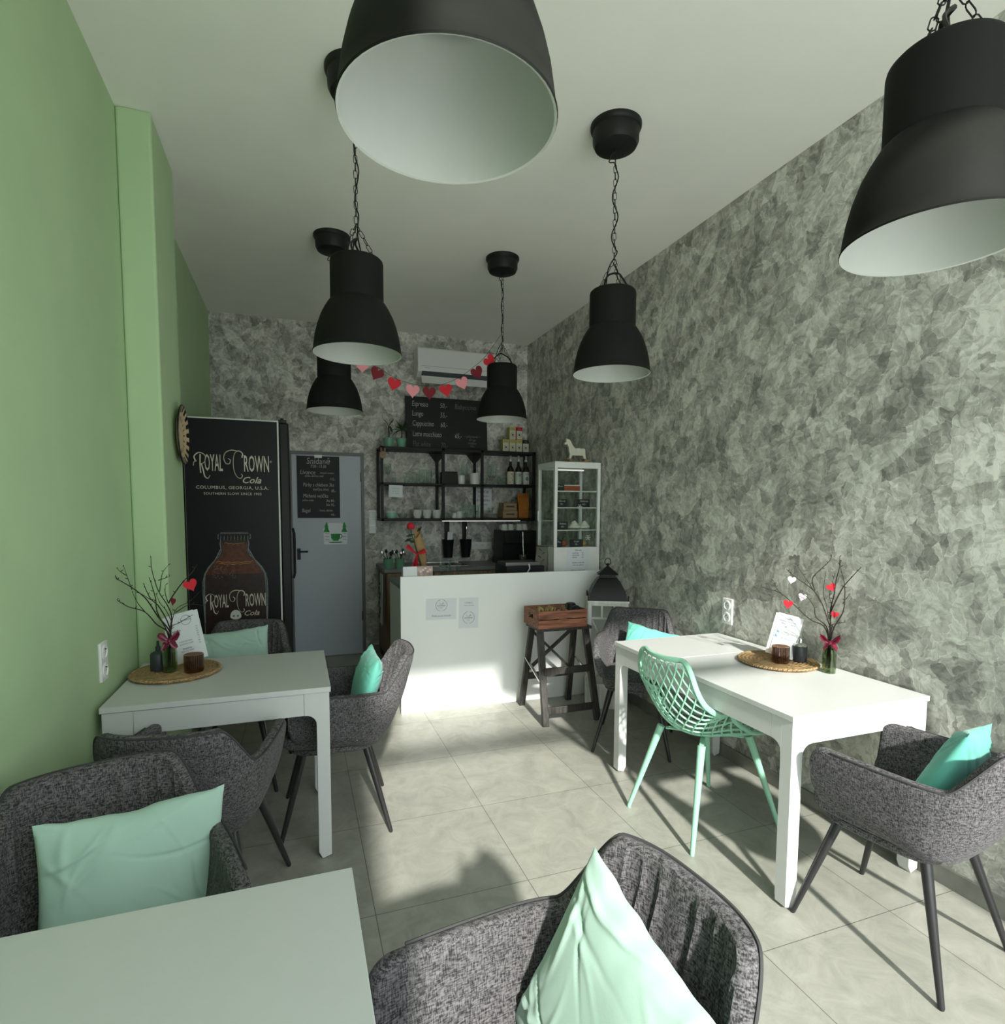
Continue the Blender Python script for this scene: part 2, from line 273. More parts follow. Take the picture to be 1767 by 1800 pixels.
# ================================================================ the room
def plane_box(name, x0, x1, y0, y1, z0, z1, m): return struct(MB().box(x0, x1, y0, y1, z0, z1).build(name, m, smooth=0))
plane_box('floor', XL-.1, XR+.1, YW-.1, YB+.1, -.1, 0, M['floor'])
plane_box('ceiling', XL-.1, XR+.1, YW-.1, YB+.1, ZC, ZC+.1, M['ceil'])
plane_box('wall_right', XR, XR+.1, YW-.1, YB+.1, 0, ZC, M['stucco'])
plane_box('wall_back', XL-.1, XR, YB, YB+.1, 0, ZC, M['stucco'])
plane_box('wall_left', XL-.1, XL, YW-.1, YB, 0, ZC, M['green'])
o = plane_box('wall_left_pillar', XL, XP, YP1, YP2, 0, ZC, M['green']); bv = o.modifiers.new('b', 'BEVEL'); bv.width = .012; bv.segments = 3
W0, W1, WT = 0.03, 2.30, 3.08
wf = MB(); wf.box(XL, W0, YW-.1, YW, 0, ZC); wf.box(W1, XR, YW-.1, YW, 0, ZC); wf.box(W0, W1, YW-.1, YW, WT, ZC); wf.box(W0, W1, YW-.1, YW, 0, .06)
struct(wf.build('wall_front', M['green'], smooth=0))
fr = MB()
for x in (W0, W1-.05): fr.box(x, x+.05, YW-.08, YW-.02, .06, WT)
for z in (.06, 2.30, WT-.05): fr.box(W0, W1, YW-.08, YW-.02, z, z+(.09 if z == 2.30 else .05))
wo = struct(fr.build('window_1', M['frame'], smooth=0))
struct(MB().box(-14, 16, -22, YW-.1, -.12, -.02).build('ground', M['outside'], smooth=0))  # unseen ground outside, added and kept pale to bounce sunlight onto the ceiling
plane_box('baseboard_right', XR-.012, XR, YW, YB, 0, .075, M['skirt']); plane_box('baseboard_left', XL, XL+.012, YW, YP1, 0, .075, M['skirt'])
plane_box('baseboard_back', .66, XR-.012, YB-.012, YB, 0, .075, M['skirt'])
# the grey door in the back wall
dr = struct(MB().box(-.045, .605, YB-.03, YB-.002, .004, 2.0).build('door_1', M['door'], bev=.002))
fm = MB(); fm.box(.605, .635, YB-.045, YB, 0, 2.03); fm.box(-.075, -.045, YB-.045, YB, 0, 2.03); fm.box(-.045, .605, YB-.045, YB, 2.0, 2.03); struct(fm.build('door_frame', M['doorf'], dr))
hm = MB(); hm.tube([(.005, YB-.03, 1.06), (.005, YB-.075, 1.06), (.09, YB-.078, 1.06)], .009); hm.box(-.012, .022, YB-.036, YB-.03, .98, 1.09)
hm.build('door_handle', M['blacks'], dr, label='black lever handle')
hg = MB()
for z in (.35, 1.75): hg.tube([(.604, YB-.04, z), (.604, YB-.04, z+.09)], .008)
hg.build('hinge', M['steel'], dr)

# ================================================================ pendant lamps
def link(mb, c, ang, tilt=Vector((0, 0, 1)), L=.034, w=.008, r=.0016):
    t = tilt.normalized(); a = Vector((cos(ang), sin(ang), 0)); a = (a-t*a.dot(t)).normalized(); pts = []
    for k in range(10):
        q = 2*pi*k/10; pts.append(Vector(c)+a*w*cos(q)+t*(L/2-w)*(1 if sin(q) > 0 else -1)+t*w*sin(q))
    mb.tube(pts, r, 5, closed=True)
def chain(mb, a, b, sag=0, jit=.0):
    a, b = Vector(a), Vector(b); n = max(2, int((b-a).length/.029)); 
    for k in range(n):
        t = (k+.5)/n; p = a.lerp(b, t); p.z -= sag*4*t*(1-t); q = a.lerp(b, t+.01); q.z -= sag*4*(t+.01)*(1-t-.01); link(mb, p, (k % 2)*pi/2+.4, q-p)
LR, LZ, LH = .1825, 2.132, .385
def lamp_meshes():
    t = thing('pendant_lamp', '', 'lamp', (0, 0, ZC))
    z0 = LZ-ZC
    MB().lathe([(0, 0), (.118, 0), (.118, -.012), (.114, -.022), (.108, -.026), (.106, -.075), (.096, -.095), (.07, -.106), (.012, -.108), (.012, -.118), (0, -.118)], 40).build('ceiling_rose', M['black'], t)
    pr = [(.1825, 0), (.184, .004), (.181, .008), (.179, .03), (.173, .07), (.163, .11), (.149, .15), (.133, .182), (.120, .203), (.114, .211), (.109, .216), (.109, .37), (.107, .379), (.101, .385), (.04, .387), (0, .388)]
    MB().lathe([(r, z+z0) for r, z in pr], 64).build('lamp_shade', M['shade'], t, label='matt charcoal bell shade')
    pi_ = [(.1825, 0), (.178, .002), (.176, .03), (.170, .07), (.160, .11), (.146, .15), (.130, .182), (.112, .205), (.105, .215), (.105, .36), (0, .37)]
    MB().lathe([(r, z+z0) for r, z in pi_], 64).build('shade_lining', M['shadein'], t, label='white inside of the shade')
    MB().lathe([(r, z+z0) for r, z in [(0, .365), (.022, .365), (.022, .29), (.028, .28)]], 20).lathe([(r, z+z0) for r, z in [(.014, .28), (.03, .25), (.034, .225), (.028, .195), (.012, .18), (0, .178)]], 20).build('bulb', M['ceramic'], t, label='white unlit bulb')
    mb = MB(); chain(mb, (0, 0, -.118), (-.004, 0, z0+.53))
    for k in range(3):
        a = 2*pi*k/3+.5; chain(mb, (-.004, 0, z0+.53), (.075*cos(a), .075*sin(a), z0+.39))
    mb.build('chain', M['black'], t)
    c = []
    for k in range(30):
        f = k/29; z = -.11+f*(z0+.56+.11); c.append((.010*sin(f*17), .010*cos(f*15)-.004, z))
    c += [(.03, 0, z0+.50), (.05, -.01, z0+.43), (.06, .0, z0+.388)]
    mb = MB().tube(cat([c[0], (.03, .01, -.15)]+c[3:], 3), .003, 6)
    lp = [(-.085+.17*k/12, .01*sin(k), z0+.385+.085*sin(pi*k/12)**.8) for k in range(13)]; mb.tube(lp, .0045, 7)
    mb.build('cable', M['black'], t); return t
lamps = [(.252, .985, 'pendant lamp nearest the camera, cut off by the top edge, white inside in view'), (1.335, .91, 'pendant lamp at the top right corner, above the near end of the long table'),
 (.254, 2.535, 'charcoal bell pendant lamp above the left table, in the middle of the left row'), (1.432, 2.46, 'charcoal bell pendant lamp before the plaster wall, middle of the right row'),
 (.25, 4.05, 'charcoal pendant lamp at the far end of the left row, half hidden by another'), (1.412, 3.97, 'charcoal pendant lamp before the chalk menu, where the heart garland ends')]
L0 = lamp_meshes()
for i, (x, y, lb) in enumerate(lamps):
    if i == 0: L0.location = (x, y, ZC); L0['label'] = lb; L0['group'] = 'pendant lamps'
    else:
        q = dup(L0, lb, (x, y, ZC), R(37*i), 'pendant lamps')
        if i == 1:   # this one hangs 58 mm lower on a longer chain
            for ch in q.children:
                if ch.name.split('.')[0] in ('lamp_shade', 'shade_lining', 'bulb'): ch.location.z -= .058
                elif ch.name.split('.')[0] in ('chain', 'cable'): ch.scale.z = (ZC-LZ-.40+.058)/(ZC-LZ-.40)
# heart garland strung between the two far lamps
GY = 3.97
gp = cat([(.27, 4.02, 2.60), (.42, GY+.01, 2.47), (.54, GY, 2.42), (.645, GY, 2.365), (.765, GY, 2.335), (.875, GY, 2.33), (.985, GY, 2.355), (1.095, GY, 2.41), (1.20, GY, 2.49), (1.285, GY, 2.57), (1.40, 3.97, 2.73)], 6)
tag(MB().tube(gp, .0015, 5).build('garland_string', M['twig']), 'thin string of the heart garland tied between the two far lamps', 'string')
hs = [(.425, 2.475, 'pink', 0), (.54, 2.425, 'dred', -28), (.645, 2.37, 'red', -15), (.765, 2.335, 'pink', -4), (.875, 2.33, 'dred', 2), (.985, 2.355, 'red', 14), (1.095, 2.41, 'pink', 24), (1.20, 2.49, 'dred', 32), (1.285, 2.57, 'red', 48)]
hl = ['pink paper heart of the garland, half hidden behind the left lamp', 'dark red paper heart, first full one at the left of the garland', 'bright red paper heart, second full one from the left of the garland', 'pink paper heart just left of the lowest point of the garland', 'dark red paper heart at the lowest point of the garland', 'bright red paper heart just right of the lowest point of the garland', 'pink paper heart in the rising right part of the garland', 'dark red paper heart near the right end of the garland', 'bright red paper heart topmost at the right end of the garland']
for (x, z, c, a), lb in zip(hs, hl):
    p = heart(.092); ca, sa = cos(R(-a)), sin(R(-a)); q = [(px*ca+(pz-.052)*-sa*-1, (pz-.052)*ca-px*sa) for px, pz in p]
    o = MB().prism(q, -.0008, .0008).build('paper_heart', M[c], loc=(x, GY-.003, z+.0), smooth=0); tag(o, lb, 'heart', 'paper hearts on the garland')

# ================================================================ tables
def leg_mesh(h, sx, sy, m, parent, x, y):
    # corner leg: two boards meeting, each with a rounded haunch under the apron
    def prof(W=.10, w=.052):
        p = [(0, .012), (w*.72, .0), (w, .03), (w, h-.135)]
        for k in range(7):
            a = pi-(pi/2)*k/6; p.append((w+.042+.042*cos(a), h-.135+.042*sin(a)))
        return p+[(W, h-.093), (W, h), (0, h)]
    mb = MB(); mb.prism(prof(), 0, .05, lambda a, b_, c: (x+sx*a, y+sy*b_, c)); P2 = prof()
    P2 = [(max(a, .0495), z) for a, z in P2 if a > .04 or z > .5]; P2 = [(.0495, .03)]+[q for q in P2 if not (q[0] < .05 and q[1] < .04)]
    P2 = [q for i, q in enumerate(P2) if i == 0 or q != P2[i-1]]; mb.prism(P2, 0, .05, lambda a, b_, c: (x+sx*b_, y+sy*a, c))
    return mb.build('leg', m, parent, bev=.0015)
def table(label, x0, x1, y0, y1, h=.742, seam=None):
    cx, cy = (x0+x1)/2, (y0+y1)/2; t = thing('dining_table', label, 'table', (cx, cy, 0), group='white dining tables'); a, b_ = (x1-x0)/2, (y1-y0)/2; z = h-.022
    if seam:
        s = seam-cy; MB().box(-a, a, -b_, s-.0008, z, h).build('tabletop', M['white'], t, bev=.002); MB().box(-a, a, s+.0008, b_, z, h).build('extension_leaf', M['white'], t, bev=.002)
    else: MB().box(-a, a, -b_, b_, z, h).build('tabletop', M['white'], t, bev=.002)
    a -= .006; b_ -= .006; ap = MB(); zz = z-.093
    for s in (-1, 1):
        ap.box(-a+.101, a-.101, min(s*b_, s*(b_-.018)), max(s*b_, s*(b_-.018)), zz, z-.002); ap.box(min(s*a, s*(a-.018)), max(s*a, s*(a-.018)), -b_+.101, b_-.101, zz, z-.002)
    ap.build('apron', M['white'], t, bev=.001)
    for sx in (-1, 1):
        for sy in (-1, 1): leg_mesh(z-.001, -sx, -sy, M['white'], t, sx*a, sy*b_)
    return t
table('white dining table at the bottom left corner of the photo, nothing on it', -.712, .092, .45, 1.172)
table('white dining table against the green wall with one round woven mat', -.705, .116, 2.437, 3.094)
table('long white extended dining table against the grey plaster wall', 1.672, 2.389, 1.54, 2.782, seam=2.362)

# ================================================================ upholstered chairs
def shell_pts():
    ys, half = .145, []
    S = 150; base = []
    for i in range(S+1):
        s = -1+2*i/S; q = abs(s); sg = 1 if s >= 0 else -1
        A = .275/.66  # share of straight arm
        if q > 1-A: t = (q-(1-A))/A; X = 1.; Yq = t; base.append((sg*1., 'arm', t))
        else:
            th = q/(1-A)*pi/2; base.append((sg, 'arc', th))
    return base
def chair_point(st, z, off=0.):
    sg, kind, t = st; f = smooth(.40, .66, z); a = .222+.036*f; b = .175+.075*f+.045*smooth(.6, .82, z); ya = -.08
    if kind == 'arm': x, y = a-.014*t*t, ya+t*.275; nx, ny = 1., 0.
    else:
        e = .72; x = a*sin(t)**e if t > 0 else 0; y = ya-b*cos(t)**e+0.0 if t < pi/2 else ya
        y = ya-(b-.0)*(cos(t)**e if cos(t) > 1e-9 else 0); nx, ny = sin(t), -cos(t)
    # b measures from the arm line back
    return Vector((sg*(x+nx*off), y+ny*off, z))
def chair_proto(fabm, name):
    t = thing('armchair', '', 'chair'); base = shell_pts(); S = len(base); mb = MB(); rings = []
    xs = [chair_point(b_, .66).x for b_ in base]; al = [0.]
    for i in range(1, S): al.append(al[-1]+(chair_point(base[i], .7)-chair_point(base[i-1], .7)).length)
    mid = al[-1]/2; tot = al[-1]; rim = []
    for i, st in enumerate(base):
        d = abs(al[i]-mid); e = min(al[i], tot-al[i])
        zt = .662+.010*smooth(.1, .4, d)*0+.146*(1-smooth(.175, .30, d))-.006*smooth(.19, .10, abs(d-0))*0
        zb = .395+.050*smooth(.30, mid, d)
        cr = .055
        if e < cr: k = cr-math.sqrt(max(0, cr*cr-(cr-e)**2)); zt -= k; zb += k
        groove = 0.
        if d < .235: ph = (al[i]-mid)/.052; dd = abs(ph-round(ph))*.052; groove = -.0065*math.exp(-(dd/.0060)**2)+.003
        seam = -.003*math.exp(-((d-.30)/.004)**2); ring = []
        TH = .040*min(1., .35+math.sqrt(max(e, 0)/.03)) if e < .03 else .040
        nO = 12
        for k in range(nO):
            u = k/(nO-1); z = zb+(zt-.014-zb)*u; cur = -.045*(1-min(1, u/.28))**2*(1-.6*smooth(.3, mid, d)); ring.append(chair_point(st, z, cur+seam*(1 if u > .02 else 0)))
        for k in range(1, 6):
            an = pi*k/6; ring.append(chair_point(st, zt-.014+.014*sin(an), -TH/2+TH/2*cos(an)))
        for k in range(nO):
            u = 1-k/(nO-1); z = zb+(zt-.014-zb)*u; cur = -.030*(1-min(1, u/.28))**2*(1-.6*smooth(.3, mid, d)); ring.append(chair_point(st, z, -TH+cur-groove*smooth(0, .12, u)*0+groove*1.0*smooth(0.02, .15, u)))
        rings.append(ring); rim.append(chair_point(st, zt-.004, -.002))
    n = len(rings[0]); vs = [p for r_ in rings for p in r_]
    fs = [(i*n+j, i*n+(j+1) % n, (i+1)*n+(j+1) % n, (i+1)*n+j) for i in range(S-1) for j in range(n)]+[tuple(range(n)), tuple((S-1)*n+j for j in range(n-1, -1, -1))]
    mb.add(vs, fs); mb.build('backrest_and_arms', fabm, t, smooth=50)
    MB().tube(rim[9:-9], .0035, 5).build('piping', M['pipe'], t)
    def slab(a, y0, y1, z0, z1, rr, name, puff=0):
        mb = MB(); n = 48; lev = [(z0, rr), (z0+.004, rr*.4), (z0+rr*.6, 0), (z1-rr, 0), (z1-rr*.35, rr*.3), (z1, rr*1.1)]; vs = []
        for z, ins in lev+[(z1+puff*.6, .10), (z1+puff, .19)]:
            for j in range(n):
                th = 2*pi*j/n; c, s_ = cos(th), sin(th); e = .45; vs.append(((abs(c)**e)*(1 if c > 0 else -1)*(a-ins), (y0+y1)/2+(abs(s_)**e)*(1 if s_ > 0 else -1)*((y1-y0)/2-ins), z))
        k = len(lev)+2; mb.add(vs, [(i*n+j, i*n+(j+1) % n, (i+1)*n+(j+1) % n, (i+1)*n+j) for i in range(k-1) for j in range(n)]+[tuple(range(n-1, -1, -1)), tuple((k-1)*n+j for j in range(n))])
        return mb.build(name, fabm, t)
    slab(.190, -.20, .245, .405, .468, .022, 'seat', .010); slab(.178, -.18, .20, .372, .408, .02, 'seat_base')
    for sx in (-1, 1):
        for sy in (-1, 1):
            MB().tube([(sx*.135, sy*.135, .385), (sx*.228, sy*.238, .006), (sx*.2285, sy*.239, 0)], [.0175, .0095, .007], 14).build('leg', M['gun'], t)
    return t
CH1 = chair_proto(M['fab'], 'a')
chairs = [  # x, y, rotz, label
 (.318, .795, 96, 'grey tweed armchair at the bottom edge, seen from above with sun on it'),
 (-.40, 1.406, 199, 'grey tweed armchair behind the bare corner table, pale mint cushion in it'),
 (-.335, 2.25, -12, 'grey tweed armchair tucked under the near side of the matted left table'),
 (.150, 2.79, 87, 'grey tweed armchair at the aisle end of the left table, turquoise cushion in it'),
 (-.325, 3.39, 172, 'dark armchair in front of the black cooler, at the far side of the left table'),
 (2.0, 3.07, 143, 'grey tweed armchair at the far end of the long table beside the white lantern'),
 (1.965, 1.335, 9.7, 'grey tweed armchair at the near end of the long table, lower right of the photo')]
CL = []
for i, (x, y, rz, lb) in enumerate(chairs):
    if i == 0: CH1.location = (x, y, 0); CH1.rotation_euler = (0, 0, R(rz)); CH1['label'] = lb; CH1['group'] = 'grey tweed armchairs'; CL.append(CH1)
    else: CL.append(dup(CH1, lb, (x, y, 0), R(rz), 'grey tweed armchairs'))

# cushions
def crease(u, v, seed):
    rr = random.Random(seed); f = 0.
    for k in range(26):   # long soft creases running in from corners and edges
        a0 = rr.uniform(0, pi); cx, cy = rr.choice((-1, 1))*rr.uniform(.35, .95), rr.choice((-1, 1))*rr.uniform(.35, .95)
        dx, dy = cos(a0), sin(a0); du, dv = u-cx, v-cy; al = du*dx+dv*dy; ac = -du*dy+dv*dx+.10*sin(al*3+k)
        f += rr.uniform(-.0065, .0075)*math.exp(-(ac/rr.uniform(.016, .055))**2)*math.exp(-(al/rr.uniform(.35, .7))**2)
    return f
def cushion(label, m, chair, loc, tilt=18, roll=0, w=.40, h=.38, th=.06, seed=0, turn=0):
    n = 84; vs = []; rnd = seed*7.3
    for side in (1, -1):
        for i in range(n+1):
            for j in range(n+1):
                u, v = -1+2*i/n, -1+2*j/n; pu = 1-.075*(1-u*u)*abs(v)**3 if 0 else 1
                X = w/2*u*(1-.07*(1-v*v)); Z = h/2*v*(1-.07*(1-u*u))
                T = th*((1-abs(u)**2.6)*(1-abs(v)**2.6))**.55
                ed = max(abs(u), abs(v)); fold = noise.noise(Vector((u*1.1+rnd, v*1.1, seed+3)))*.010+crease(u, v, seed)
                k = smooth(1.0, .86, ed)*side if 0 else side*min(1, (1-ed)*9)
                vs.append((X, k*fold*1.0+side*T, Z+.006*noise.noise(Vector((u*4, 0, rnd)))*abs(v)))
    N1 = n+1; fs = []
    for s_ in range(2):
        for i in range(n):
            for j in range(n):
                a = s_*N1*N1+i*N1+j; f = (a, a+1, a+N1+1, a+N1); fs.append(f if s_ else f[::-1])
    o = MB().add(vs, fs).build('cushion', m, smooth=80)
    loc = Vector(loc); M0 = Matrix.Translation(chair.location) @ Matrix.Rotation(chair.rotation_euler.z, 4, 'Z')
    mw = M0 @ Matrix.Translation(loc) @ Matrix.Rotation(R(turn), 4, 'Z') @ Matrix.Rotation(R(tilt), 4, 'X') @ Matrix.Rotation(R(roll), 4, 'Y')
    o.matrix_world = mw; o.location = mw.translation; o.rotation_euler = mw.to_euler(); return tag(o, label, 'cushion', 'mint and turquoise cushions')
cushion('pale mint cushion in the armchair at the bottom edge, creased and sunlit', M['pmint'], CL[0], (-.03, -.15, .605), 20, -12, .41, .40, .055, 1)
cushion('pale mint cushion in the armchair behind the bare corner table', M['pmint'], CL[1], (-.06, -.125, .58), 14, -3, .40, .36, .055, 2)
cushion('turquoise cushion leaning in the armchair at the aisle end of the left table', M['pturq'], CL[3], (0, -.14, .61), 16, 4, .42, .38, .055, 3)
cushion('pale mint cushion in the dark armchair before the black cooler', M['pmint'], CL[4], (.05, -.12, .615), 12, 6, .40, .36, .055, 4)
cushion('turquoise cushion in the armchair beside the white lantern, behind the long table', M['pturq'], CL[5], (-.095, -.10, .545), 22, -12, .40, .36, .055, 5)
cushion('turquoise cushion in the armchair at the lower right of the photo', M['pturq'], CL[6], (.03, -.12, .625), 22, 10, .38, .36, .055, 6, 8)

# ================================================================ mint lattice chair
def lattice_chair():
    t = thing('lattice_chair', 'mint green plastic chair with a diamond lattice shell at the long table', 'chair', (1.815, 2.185, 0), R(-85))
    prof = cat([(0, a, b_) for a, b_ in [(-.292, .825), (-.275, .70), (-.245, .585), (-.19, .49), (-.09, .435), (.03, .425), (.14, .432), (.235, .442)]], 8)
    K = len(prof)-1
    def P(s, u):
        s = max(0, min(1, s)); i = min(K-1, int(s*K)); f = s*K-i; c = prof[i].lerp(prof[i+1], f); d = (prof[i+1]-prof[i]).normalized(); nrm = Vector((0, -d.z, d.y))
        if nrm.z < 0 and s > .5: nrm = -nrm
        nrm = Vector((0, -d.z, d.y)) if True else nrm
        wd = .192+.040*smooth(0, .35, s)-.02*smooth(.75, 1, s); r_ = abs(u)
        e0 = max(0, (.13-s)/.13); wd *= .66+.34*(1-e0**2.4)**(1/2.4); e1 = max(0, (s-.90)/.10); wd *= .62+.38*(1-e1**2.4)**(1/2.4)
        lift = .03+.14*math.exp(-((s-.50)/.22)**2); c = c+nrm*lift*r_**2.2; c.x = wd*u*(1-.08*r_*r_); return c
    SS = [0, .003, .008, .015]+[k/40 for k in range(1, 39)]+[.965, .98, .99, .997, 1]
    rim = [P(q, 1) for q in SS]+[P(1, 1-2*k/12) for k in range(1, 12)]+[P(q, -1) for q in SS[::-1]]+[P(0, -1+2*k/12) for k in range(1, 12)]
    MB().tube(rim, .0125, 8, closed=True, flat=.75).build('rim', M['mint'], t)
    mb = MB(); ns = 13; slope = .42
    for d in (1, -1):
        for k in range(-8, 22):
            pts = []; s0 = k/11.5
            for j in range(25):
                u = -1+2*j/24; s = s0+d*u*slope*.88
                if 0 <= s <= 1: pts.append(P(s, u))
            if len(pts) > 2: mb.tube(pts, .0048, 5, flat=.8)
    mb.build('lattice', M['mint'], t)
    fr_ = MB()
    for sx in (-1, 1): fr_.beam((sx*.12, -.13, .424), (-sx*.12, .13, .424), .022, .010)
    fr_.build('seat_frame', M['mint'], t, bev=.003)
    for sx in (-1, 1):
        for sy in (-1, 1): MB().tube([(sx*.135, sy*.145+.0, .432), (sx*.22, sy*.262, .012), (sx*.22, sy*.2625, 0)], [.018, .010, .009], 14).build('leg', M['mint'], t)
lattice_chair()

# ================================================================ bar counter and stool
bar = thing('bar_counter', 'white bar counter with a smooth front panel across the back of the room', 'counter', (1.54, 4.03, 0))
MB().box(-.863, .857, 0, .019, .0, 1.0).build('front_panel', M['panel'], bar, bev=.0015)
MB().box(-.855, -.836, .02, .55, .0, .90).build('side_panel', M['panel'], bar, bev=.0015)
MB().box(-.855, .857, .02, .60, .901, .930).build('worktop', M['worktop'], bar, bev=.002)
MB().box(.30, .857, .02, .5, .08, .90).build('cupboard', M['white'], bar)
def sheet(label, x, z, w, h, y, lines, rot=0, logo=None, name='paper_notice', mat_=None, ink='inkg'):
    t = thing(name, label, 'notice', (x, y, z)); MB().box(-w/2, w/2, -.0012, 0, -h/2, h/2).build('sheet', mat_ or M['paper'], t)
    for (s, sz, lx, lz) in lines: text(s, sz, M[ink], t, (lx, -.0022, lz), ext=.0003)
    if logo:
        lx, lz, r_ = logo; mb = MB()
        for a0, a1 in ((10, 170), (190, 350)): mb.tube([(lx+r_*cos(R(a0+(a1-a0)*k/24)-pi/2), -.0022, lz+r_*sin(R(a0+(a1-a0)*k/24)-pi/2)) for k in range(25)], .0012, 5)
        mb.tube([(lx-.014*r_/.04, -.0022, lz+.5*r_), (lx-.012, -.0022, lz+.22*r_), (lx+.012, -.0022, lz+.22*r_), (lx+.014*r_/.04, -.0022, lz+.5*r_)], .001, 5); mb.tube([(lx+.012+.006*cos(R(a)), -.0022, lz+.36*r_+.005*sin(R(a))) for a in range(0, 361, 45)], .0008, 5); mb.build('emblem', M['inkg'], t)
        text('KAVÁRNA', r_*.30, M['ink'], t, (lx, -.0022, lz-.06*r_), ext=.0003); text('bistro', r_*.22, M['inkg'], t, (lx, -.0022, lz-.42*r_), ext=.0003)
    t.rotation_euler = (0, R(rot), 0); return t
sheet('wide paper notice with round emblem on the bar front, left one', .973, .755, .226, .155, 4.0295, [('Platba pouze hotově', .017, 0, -.05)], 1, (0, .027, .042))
sheet('upright paper notice with round emblem on the bar front, right one', 1.18, .715, .150, .228, 4.0295, [('OTEVŘENO', .012, 0, .075), ('s sebou i k posezení', .010, 0, .057)], 1, (0, -.035, .044))

st = thing('step_stool', 'dark wooden folding step stool under the small crate', 'stool', (1.77, 3.72, 0))
MB().box(-.205, .205, -.125, .125, .632, .652).build('seat', M['stool'], st, bev=.002)
for sx in (-1, 1):
    MB().beam((sx*.200, -.235, 0), (sx*.178, -.07, .632), .032, .045, (1, 0, 0)).build('leg', M['stool'], st, bev=.002)
    MB().beam((sx*.195, .225, 0), (sx*.172, .09, .632), .030, .042, (1, 0, 0)).build('leg', M['stool'], st, bev=.002)
    MB().beam((sx*.20, -.175, .27), (sx*.195, .155, .39), .012, .016, (1, 0, 0)).build('hinge_bar', M['steel'], st, label='pale metal hinge bar')
for y, z in ((-.165, .36), (-.215, .10), (.165, .24)):
    MB().box(-.185, .185, y-.010, y+.010, z-.024, z+.024).build('rung', M['stool'], st, bev=.002)
mb = MB(); mb.beam((-.17, .145, .30), (.17, .10, .60), .016, .03, (0, 1, 0)); mb.beam((.17, .155, .28), (-.17, .11, .60), .016, .03, (0, 1, 0)); mb.build('cross_brace', M['stool'], st)

cr = thing('wooden_crate', 'small reddish brown slatted crate on the step stool', 'crate', (1.735, 3.71, .653))
a, b_ = .188, .135; 
for z in (.004, .068):
    for s in (-1, 1): MB().box(-a, a, min(s*b_, s*(b_-.009)), max(s*b_, s*(b_-.009)), z, z+.058).build('slat', M['crate'], cr, bev=.0015)
for s in (-1, 1):
    mb = MB(); x0, x1 = min(s*(a-.0), s*(a-.010)), max(s*(a-.0), s*(a-.010)); mb.box(x0-.001, x1+.001, -b_+.0095, b_-.0095, .004, .062); mb.box(x0-.001, x1+.001, -b_+.0095, b_-.0095, .100, .126)
    for q in (-1, 1): mb.box(x0-.001, x1+.001, min(q*.04, q*(b_-.0095)), max(q*.04, q*(b_-.0095)), .062, .100)
    mb.build('end_board', M['crate'], cr, bev=.001, label='end board with a hand hole')
MB().box(-a+.011, a-.011, -b_+.01, b_-.01, 0, .008).build('bottom', M['crate'], cr)
rnd = random.Random(3)
for k in range(9):
    o = MB().box(-.006, .006, -.035, .035, -.022, .022).build('sugar_sachet', M['yel'] if k % 2 else M['kraft'], loc=(1.590+.017*k, 3.735+rnd.uniform(-.012, .012), .752+rnd.uniform(0, .012)), rot=(R(rnd.uniform(-15, 15)), R(rnd.uniform(-25, 25)), 0), bev=.001)
    tag(o, 'small brown and yellow packet standing in a row at the left in the crate', 'packet', 'packets in the crate')
cup = thing('wooden_stirrer_cup', 'low cup of pale wooden stirrers in the middle of the crate', 'cup', (1.785, 3.69, .662))
MB().lathe([(0, 0), (.030, 0), (.036, .10), (.033, .10), (.028, .006), (0, .006)], 24).build('cup', M['paper'], cup)
mb = MB()
for k in range(16):
    an = k*2.4; r_ = .006+.0014*k; mb.beam((r_*cos(an)*.7, r_*sin(an)*.7, .01), (r_*cos(an)*1.3, r_*sin(an)*1.3, .132+.008*sin(k*3)), .006, .0015)
so_ = mb.build('stirrers', M['woodl'], cup); so_['kind'] = 'stuff'
lid = MB().lathe([(0, .0), (.042, 0), (.044, .05), (.044, .115), (.040, .122), (.040, .128), (.030, .14), (0, .145)], 28)
tag(lid.build('lid_stack', M['blacks'], loc=(1.872, 3.738, .662)), 'stack of black lids at the back right corner of the crate', 'lids')
lid = MB().lathe([(0, .0), (.036, 0), (.040, .04), (.040, .11), (.034, .122), (.015, .135), (0, .137)], 28)
tag(lid.build('black_canister', M['blacks'], loc=(1.868, 3.645, .662)), 'squat black canister at the front right of the crate', 'canister')

# ================================================================ white lantern
ln = thing('floor_lantern', 'tall white wooden floor lantern with black domed roof beside the bar', 'lantern', (2.198, 3.775, 0), R(-26))
a = .133; mb = MB()
for sx in (-1, 1):
    for sy in (-1, 1): mb.box(sx*a-.014, sx*a+.014, sy*(a-.02)-.014, sy*(a-.02)+.014, .17, .795)
mb.box(-a-.02, a+.02, -a+.0, a, .0, .17); mb.box(-a-.02, a+.02, -a, a, .795, .812)
mb.build('frame', M['lan'], ln, bev=.002)
mb = MB(); mb.box(-a+.02, a-.02, -a-.002, -a+.004, .03, .14); ldr = mb.build('drawer', M['lan'], ln, bev=.002); MB().lathe([(0, 0), (.008, 0), (.010, .01), (0, .018)], 12).build('ring_pull', M['blacks'], ldr, loc=(0, -a-.002, .085), rot=(R(90), 0, 0))
mb = MB(); y = -a+.004
mb.box(-a+.014, a-.014, y, y+.012, .675, .690); mb.box(-a+.014, a-.014, y, y+.012, .775, .795); mb.box(-a+.014, a-.014, y, y+.012, .17, .185)
for x in (-.045, .045): mb.box(x-.006, x+.006, y, y+.012, .69, .775)
mb.beam((-a+.018, y+.006, .67), (a-.018, y+.006, .19), .012, .012, (0, 1, 0)); mb.beam((a-.018, y+.006, .67), (-a+.018, y+.006, .19), .012, .012, (0, 1, 0))
mb.build('glazing_bars', M['lan'], ln)
